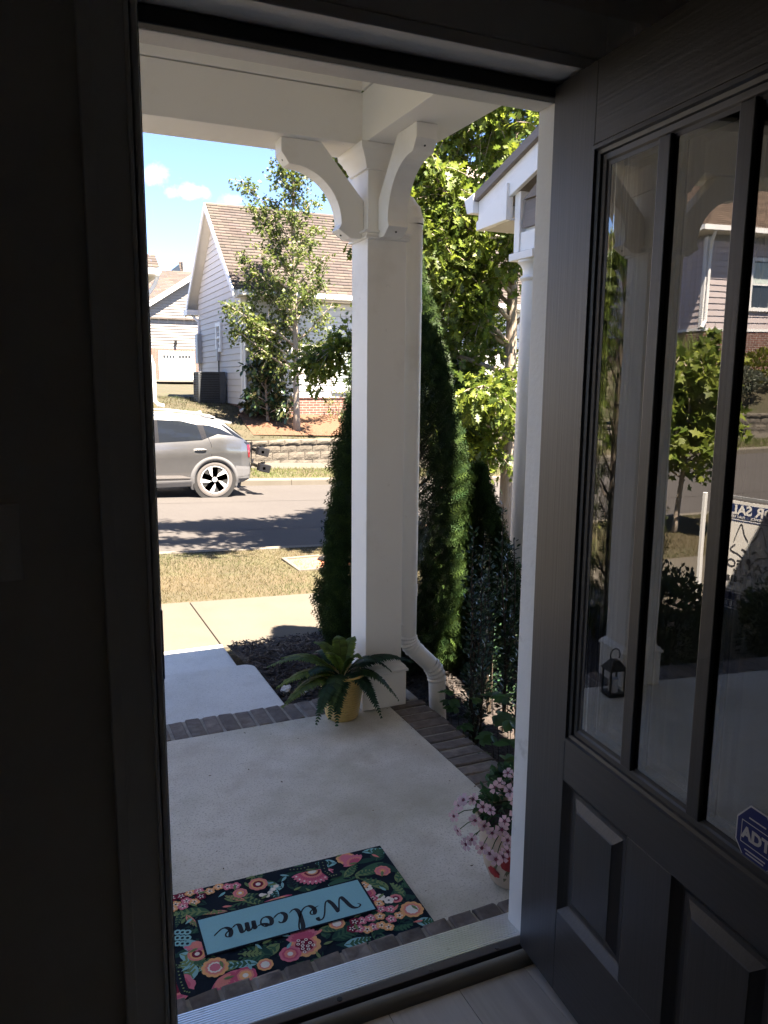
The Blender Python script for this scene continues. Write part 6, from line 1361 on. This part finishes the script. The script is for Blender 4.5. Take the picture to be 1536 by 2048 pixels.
# ---- planting before the mauve house
blobshrub('yellow_shrub', 'yellow green evergreen shrub before the mauve house, mirrored in the glass', (-15.1, 19.75, 1.55), 1.1, .5, .95, 2200, bw, .10, ((.06, .08, .014), (.15, .15, .021)), M_leaf)
blobshrub('silver_shrub', 'grey green mounded shrub before the mauve house, mirrored in the glass', (-13.5, 19.2, 1.30), .95, .45, .62, 2600, bw, .08, ((.08, .095, .07), (.135, .14, .108)), M_leaf)
t = thing('ornamental_grass', 'tall ornamental grass clump at the mauve house corner, mirrored in the glass', 'ornamental grass', (-12.5, 19.75, 1.6)); n = 500; a = rng.uniform(0, 6.28, n); ax = np.stack([np.cos(a)*rng.uniform(.1, .6, n), np.sin(a)*rng.uniform(.1, .6, n), np.ones(n)], 1)
v, f, c2 = scatter([(-.008, 0, 0), (.008, 0, 0), (.006, .6, .03), (-.006, .6, .03), (0, 1, .16), (.001, 1, .16)], [(0, 1, 2, 3), (3, 2, 5, 4)], np.stack([-12.5+rng.normal(0, .12, n), 19.75+rng.normal(0, .1, n), np.full(n, 1.5)], 1), ax, rdir(n)*[1, 1, .2], rng.uniform(.9, 1.7, n), jcol((.13, .17, .04), n)); fast('foliage', v, f, M_blade, t, c2)
# ---- small shrubs before the white house
for lab, px, s in (('sparse twiggy shrub left of the maple trunk', 570, .35), ('pale twiggy shrub beside the arborvitae before the brick base', 680, .45)):
    p = onY(px, 815, 20.25); blobshrub('twiggy_shrub', lab, (p[0], 20.25, hill(p[0], 20.25)), s, .25, s*1.8, 260, bw, .07, ((.10, .12, .04), (.2, .2, .07)), M_leaf)
# pale stones by the step
for lab, x, y in (('pale crumpled stone on the mulch by the step corner', 1.235, 4.10), ('second pale stone on the mulch nearer the fern', 1.315, 4.06)):
    m2 = MB(); rr = np.random.default_rng(int(x*999)); prof = [(0, -.02), (.02, -.014), (.026, .0), (.018, .014), (0, .02)]; m2.lathe(prof, (x, y, bedz(x, y)+.03), 9); m2.v = [(a+rr.normal(0, .006), b+rr.normal(0, .006), c+rr.normal(0, .005)) for a, b, c in m2.v]; put('stone', m2, M_rock, None, lab, 'stone', 'pale stones in the mulch')

# ================================================================== PARKED CAR (rear to the right)
CW = onY(430, 950, 13.86); RX = CW[0]+.745; CYN = 13.80; CYM = CYN+.885; CZ = -.475+sx(2.9)+.012
t = thing('parked_car', 'silver grey compact SUV parked along the far kerb', 'car', (RX-2.2, CYM, CZ))
S_ = [0, .06, .14, .30, .52, .80, 1.2, 1.7, 2.2, 2.55, 2.85, 3.15, 3.5, 3.9, 4.15, 4.30]
zb_ = lambda s: np.interp(s, [0, .1, .4, 3.7, 4.1, 4.3], [.40, .30, .235, .235, .28, .38])
belt = lambda s: np.interp(s, [0, .05, .3, .62, 1.0, 2.0, 3.0, 3.3, 4.0, 4.3], [.98, 1.02, 1.075, 1.13, 1.06, 1.02, .985, 1.0, .90, .72])
ztop = lambda s: np.interp(s, [0, .05, .18, .52, .60, .9, 1.4, 1.9, 2.35, 2.7, 3.15, 3.35, 4.05, 4.30], [1.0, 1.035, 1.14, 1.435, 1.475, 1.535, 1.575, 1.58, 1.54, 1.36, 1.06, 1.03, .92, .74])
wb = lambda s: np.interp(s, [0, .05, .2, .5, 1, 3.3, 3.9, 4.2, 4.3], [.66, .76, .84, .875, .885, .885, .85, .74, .62])
wr = lambda s: np.interp(s, [0, .5, .9, 2.4, 3.1, 4.3], [.62, .60, .635, .64, .66, .62])
def half(s, z):
    b = max(belt(s), zb_(s)+.1); w = wb(s)
    if z <= b:
        k = (z-zb_(s))/(b-zb_(s)); return w*np.interp(k, [0, .12, .3, .55, .72, .80, .92, 1], [.93, .972, .985, .988, 1.0, .995, .975, .958])
    k = (z-b)/max(.02, 1.56-b); return w*.955+(wr(s)-w*.955)*min(1, k)**1.1
CX = lambda s: RX-s
def side_pt(s, z, sg, off=0): return (CX(s), CYM-sg*(half(s, z)+off), CZ+z)
RW, FW, WR = .745, 3.40, .345
ss = sorted(set(list(np.linspace(0, 4.3, 87)))); K = 22
shell = MB(); roof = MB()
def keep(s, z): return all(math.hypot(s-c, z-.335) > .385 for c in (RW, FW))
for sg in (1, -1):
    for i in range(len(ss)-1):
        for k in range(K):
            q = []
            for a, b in ((i, k), (i+1, k), (i+1, k+1), (i, k+1)):
                s = ss[a]; z = zb_(s)+(ztop(s)-.035-zb_(s))*b/K; q.append((s, z))
            if keep(sum(a for a, _ in q)/4, sum(b for _, b in q)/4):
                tgt = roof if (sum(b for _, b in q)/4 > 1.40) else shell
                tgt.add([side_pt(a, b, sg) for a, b in q], [(0, 1, 2, 3) if sg > 0 else (3, 2, 1, 0)])
for i in range(len(ss)-1):
    for j in range(8):
        q = []
        for a, b in ((i, j), (i+1, j), (i+1, j+1), (i, j+1)):
            s = ss[a]; f_ = -1+2*b/8; zt = ztop(s)-.035; w = half(s, zt); q.append((CX(s), CYM-f_*w, CZ+zt+.035*(1-f_*f_)**.6))
        (roof if ss[i] > .5 and ss[i] < 2.45 else shell).add(q, [(0, 1, 2, 3)])
for s in (0, 4.3):
    prof = [(CX(s), CYM-half(s, z), CZ+z) for z in np.linspace(zb_(s), ztop(s)-.035, 12)]; shell.poly(prof+[(x, 2*CYM-y, z) for x, y, z in prof[::-1]])
shell.add([(CX(s), CYM-sg*.83, CZ+zb_(s)) for s in (0.05, 4.2) for sg in (1, -1)], [(0, 1, 3, 2)])
body = put('body', shell, M_carpaint, t, smooth=1, weld=True); put('roof', roof, M_carroof, t, smooth=1, weld=True)
def sidepatch(pts, off, sg=1, n=6):
    m2 = MB(); P = []
    for (a, b), (c, d) in zip(pts, pts[1:]+pts[:1]):
        for k in np.linspace(0, 1, n)[:-1]: P.append((a+(c-a)*k, b+(d-b)*k))
    m2.poly([side_pt(a, b, sg, off) for a, b in P]); return m2
def strip_side(top, bot, off, sg, n=18):
    """patch between two curves (lists of s,z) so that it follows the body"""
    m2 = MB(); ts = np.linspace(0, 1, n)
    f = lambda c, t_: (np.interp(t_, np.linspace(0, 1, len(c)), [q[0] for q in c]), np.interp(t_, np.linspace(0, 1, len(c)), [q[1] for q in c]))
    m2.grid(lambda a, b: side_pt(*((np.array(f(bot, a))*(1-b)+np.array(f(top, a))*b)), sg, off), ts, np.linspace(0, 1, 6)); return m2
for sg in (1, -1):
    win = put('side_window', strip_side([(1.02, 1.375), (1.3, 1.45), (1.72, 1.475)], [(.95, 1.10), (1.3, 1.085), (1.72, 1.07)], .006, sg), M_carglass, t)
    put('side_window', strip_side([(1.92, 1.472), (2.3, 1.43), (2.72, 1.25)], [(1.92, 1.06), (2.4, 1.045), (3.02, 1.02)], .006, sg), M_carglass, t)
    put('quarter_window', strip_side([(.60, 1.30), (.80, 1.36), (.91, 1.37)], [(.36, 1.165), (.66, 1.20), (.86, 1.135)], .006, sg), M_carglass, t)
    put('window_pillar', strip_side([(1.72, 1.475), (1.92, 1.472)], [(1.72, 1.07), (1.92, 1.06)], .005, sg), M_carblack, t); put('window_pillar', strip_side([(.91, 1.37), (1.02, 1.375)], [(.86, 1.135), (.95, 1.10)], .005, sg), M_carblack, t)
    put('rear_glass_edge', strip_side([(.52, 1.36), (.585, 1.38)], [(.17, 1.09), (.34, 1.155)], .006, sg), M_carglass, t)
    for pts in ([(1.80, 1.06), (1.815, .8), (1.80, .45), (1.78, .36)], [(.90, 1.37), (.83, 1.12), (.79, 1.0), (.80, .80)], [(3.02, 1.0), (3.06, .7), (3.0, .36)]):
        m2 = MB(); m2.tube([side_pt(a, b, sg, .001) for a, b in pts], .0045, 5); put('door_seam', m2, M_carblack, t)
    put('handle_recess', strip_side([(.90, .93), (1.0, .952), (1.12, .945)], [(.90, .90), (1.0, .882), (1.12, .895)], .003, sg), M_clad, t)
    m2 = MB(); m2.tube([side_pt(s, .918, sg, .018) for s in (.885, .93, 1.03, 1.10)], [.008, .016, .016, .008], 8); put('door_handle', m2, M_carpaint, t, smooth=1)
    for c in (RW, FW):
        m2 = MB(); arc = np.linspace(-.50, PI+.55, 30); vs = []
        for a in arc:
            for r_, of in ((.372, -.03), (.372, .014), (.425, .016), (.455, .004)):
                s = c+r_*math.cos(a); z = .335+r_*math.sin(a); z = max(z, .17); vs.append((CX(s), CYM-sg*(half(min(max(s, .02), 4.28), max(z, zb_(s)))+of), CZ+z))
        m2.add(vs, [(i*4+k, (i+1)*4+k, (i+1)*4+k+1, i*4+k+1) for i in range(29) for k in range(3)]); put('arch_cladding', m2, M_clad, t, smooth=2)
        m2 = MB(); m2.lathe([(.40, 0), (.40, .30), (0, .30)], (0, 0, 0), 24, 'y'); m2.v = [(CX(c)+x, CYM-sg*(.86-y), CZ+.335+z) for x, y, z in m2.v]; put('wheel_well', m2, M_black, t)
    put('sill_cladding', strip_side([(1.16, .36), (2.2, .37), (2.98, .36)], [(1.14, .245), (2.2, .24), (3.0, .245)], .010, sg), M_clad, t)
    put('sill_chrome', strip_side([(1.17, .405), (1.35, .455), (1.9, .475), (2.9, .47)], [(1.19, .395), (1.4, .40), (1.9, .41), (2.9, .41)], .012, sg), M_chrome, t)
    put('rear_bumper_cladding', strip_side([(.05, .56), (.2, .58), (.35, .60)], [(.06, .32), (.2, .27), (.34, .26)], .006, sg), M_clad, t)
    put('tail_lamp', strip_side([(.035, .98), (.10, .985)], [(.035, .74), (.085, .74)], .008, sg), M_tail, t)
    put('tail_lamp_surround', strip_side([(.02, 1.02), (.16, 1.045)], [(.03, .985), (.11, .99)], .005, sg), M_carblack, t)
    m2 = MB(); m2.tube([(CX(s), CYM-sg*.60, CZ+np.interp(s, [.66, .75, 1.4, 2.3, 2.4], [1.50, 1.545, 1.625, 1.60, 1.545])) for s in np.linspace(.66, 2.4, 16)], .014, 7); put('roof_rail', m2, M_carroof, t, smooth=1)
    m2 = MB(); q = side_pt(2.85, 1.08, sg, .09); m2.lathe([(0, -.09), (.06, -.08), (.085, 0), (.06, .08), (0, .09)], q, 12); put('wing_mirror', m2, M_carpaint, t, smooth=2)
sp_ = MB(); sp_.add([(CX(s), CYM+f_*w, CZ+z) for s, z, w in ((.72, 1.503, .60), (.50, 1.455, .585), (.34, 1.405, .56), (.345, 1.385, .56), (.52, 1.40, .58)) for f_ in (-1, 1)], [(0, 2, 3, 1), (2, 4, 5, 3), (4, 6, 7, 5), (6, 8, 9, 7), (0, 8, 6, 4, 2)[::-1], (1, 3, 5, 7, 9)[::-1]]); put('spoiler', sp_, M_carroof, t, bevel=.008)
m2 = MB(); m2.add([(CX(.50)+.01, CYM-.5, CZ+1.41), (CX(.50)+.01, CYM+.5, CZ+1.41), (CX(.14)+.012, CYM+.62, CZ+1.125), (CX(.14)+.012, CYM-.62, CZ+1.125)], [(0, 1, 2, 3)]); put('rear_window', m2, M_carglass, t)
m2 = MB(); m2.add([(CX(2.42)-.01, CYM-.55, CZ+1.545), (CX(2.42)-.01, CYM+.55, CZ+1.545), (CX(3.12)-.012, CYM+.68, CZ+1.09), (CX(3.12)-.012, CYM-.68, CZ+1.09)], [(0, 1, 2, 3)]); put('windscreen', m2, M_carglass, t)
m2 = MB(); m2.add([(CX(.95), CYM-.03, CZ+1.57), (CX(.78), CYM-.03, CZ+1.545), (CX(.80), CYM-.015, CZ+1.615), (CX(.95), CYM+.03, CZ+1.57), (CX(.78), CYM+.03, CZ+1.545), (CX(.80), CYM+.015, CZ+1.615)], [(0, 1, 2), (5, 4, 3), (0, 2, 5, 3), (1, 4, 5, 2)]); put('antenna_fin', m2, M_carroof, t)
def wheel(c, sg):
    yo = CYM-sg*.872; X = CX(c); Zc = CZ+WR; L3 = lambda r_, y: (r_, y)
    def lat(prof): 
        m2 = MB(); m2.lathe(prof, (0, 0, 0), 40, 'y', False); m2.v = [(X+x, yo+sg*y, Zc+z) for x, y, z in m2.v]; return m2
    w = put('wheel', lat([(.245, .02), (.262, .004), (.30, .0), (.325, .004), (.343, .03), (.345, .06), (.345, .15), (.335, .19), (.24, .20)]), M_tyre, t, smooth=1)
    put('rim', lat([(.262, .006), (.258, -.002), (.246, .0), (.243, .03), (.238, .12), (.0, .12)]), M_rim, w, smooth=1); put('rim_well', lat([(.236, .085), (0, .085)]), M_carblack, w)
    for k in range(5):
        a = PI/2+k*2*PI/5
        def sp(pts, y0, m, nm):
            m2 = MB(); ca_, sa_ = math.cos(a), math.sin(a); m2.prism([(X+(u*ca_-v*sa_), yo+sg*y0, Zc+(u*sa_+v*ca_)) for u, v in pts], (0, sg*.03, 0)); put(nm, m2, m, w)
        sp([(.03, -.05), (.244, -.070), (.247, .045), (.03, .05)], .012, M_rimdark, 'spoke_insert')
        sp([(.05, .040), (.247, .046), (.240, .125), (.10, .085)], -.003, M_rim, 'spoke')
    put('hub_cap', lat([(0, .004), (.03, .006), (.055, .014), (.06, .02)]), M_rim, w, smooth=1)
for c in (RW, FW):
    for sg in (1, -1): wheel(c, sg)
t.scale = (.955, .955, .94); t.location.x += .06
# ---- hitch bicycle rack
hx = RX-.04; CZ -= .02
t = thing('bike_rack', 'folded black bicycle rack on the back of the parked SUV', 'bike rack', (hx+.1, CYM, CZ+.35))
m2 = MB(); m2.bar((hx-.2, CYM, CZ+.40), (hx+.16, CYM, CZ+.40), .05); put('hitch_bar', m2, M_iron, t)
m2 = MB(); m2.bar((hx+.12, CYM, CZ+.36), (hx+.16, CYM, CZ+.93), .06); put('mast', m2, M_iron, t)
for z, x in ((.80, .20), (.50, .22)):
    m2 = MB(); m2.bar((hx+x, CYM-.72, CZ+z), (hx+x, CYM+.72, CZ+z), .05, .05); put('tray_bar', m2, M_iron, t)
    for y in (-.62, .62):
        m2 = MB(); m2.obox((hx+x+.02, CYM+y, CZ+z), ((1, 0, -.25), (0, 1, 0), (.25, 0, 1)), (.10, .10, .07)); put('wheel_cradle', m2, M_carblack, t, bevel=.01)
        m2 = MB(); m2.bar((hx+x-.02, CYM+y, CZ+z+.09), (hx+x+.04, CYM+y+.05, CZ+z+.09), .05, .03); put('strap_buckle', m2, M_iron, t)
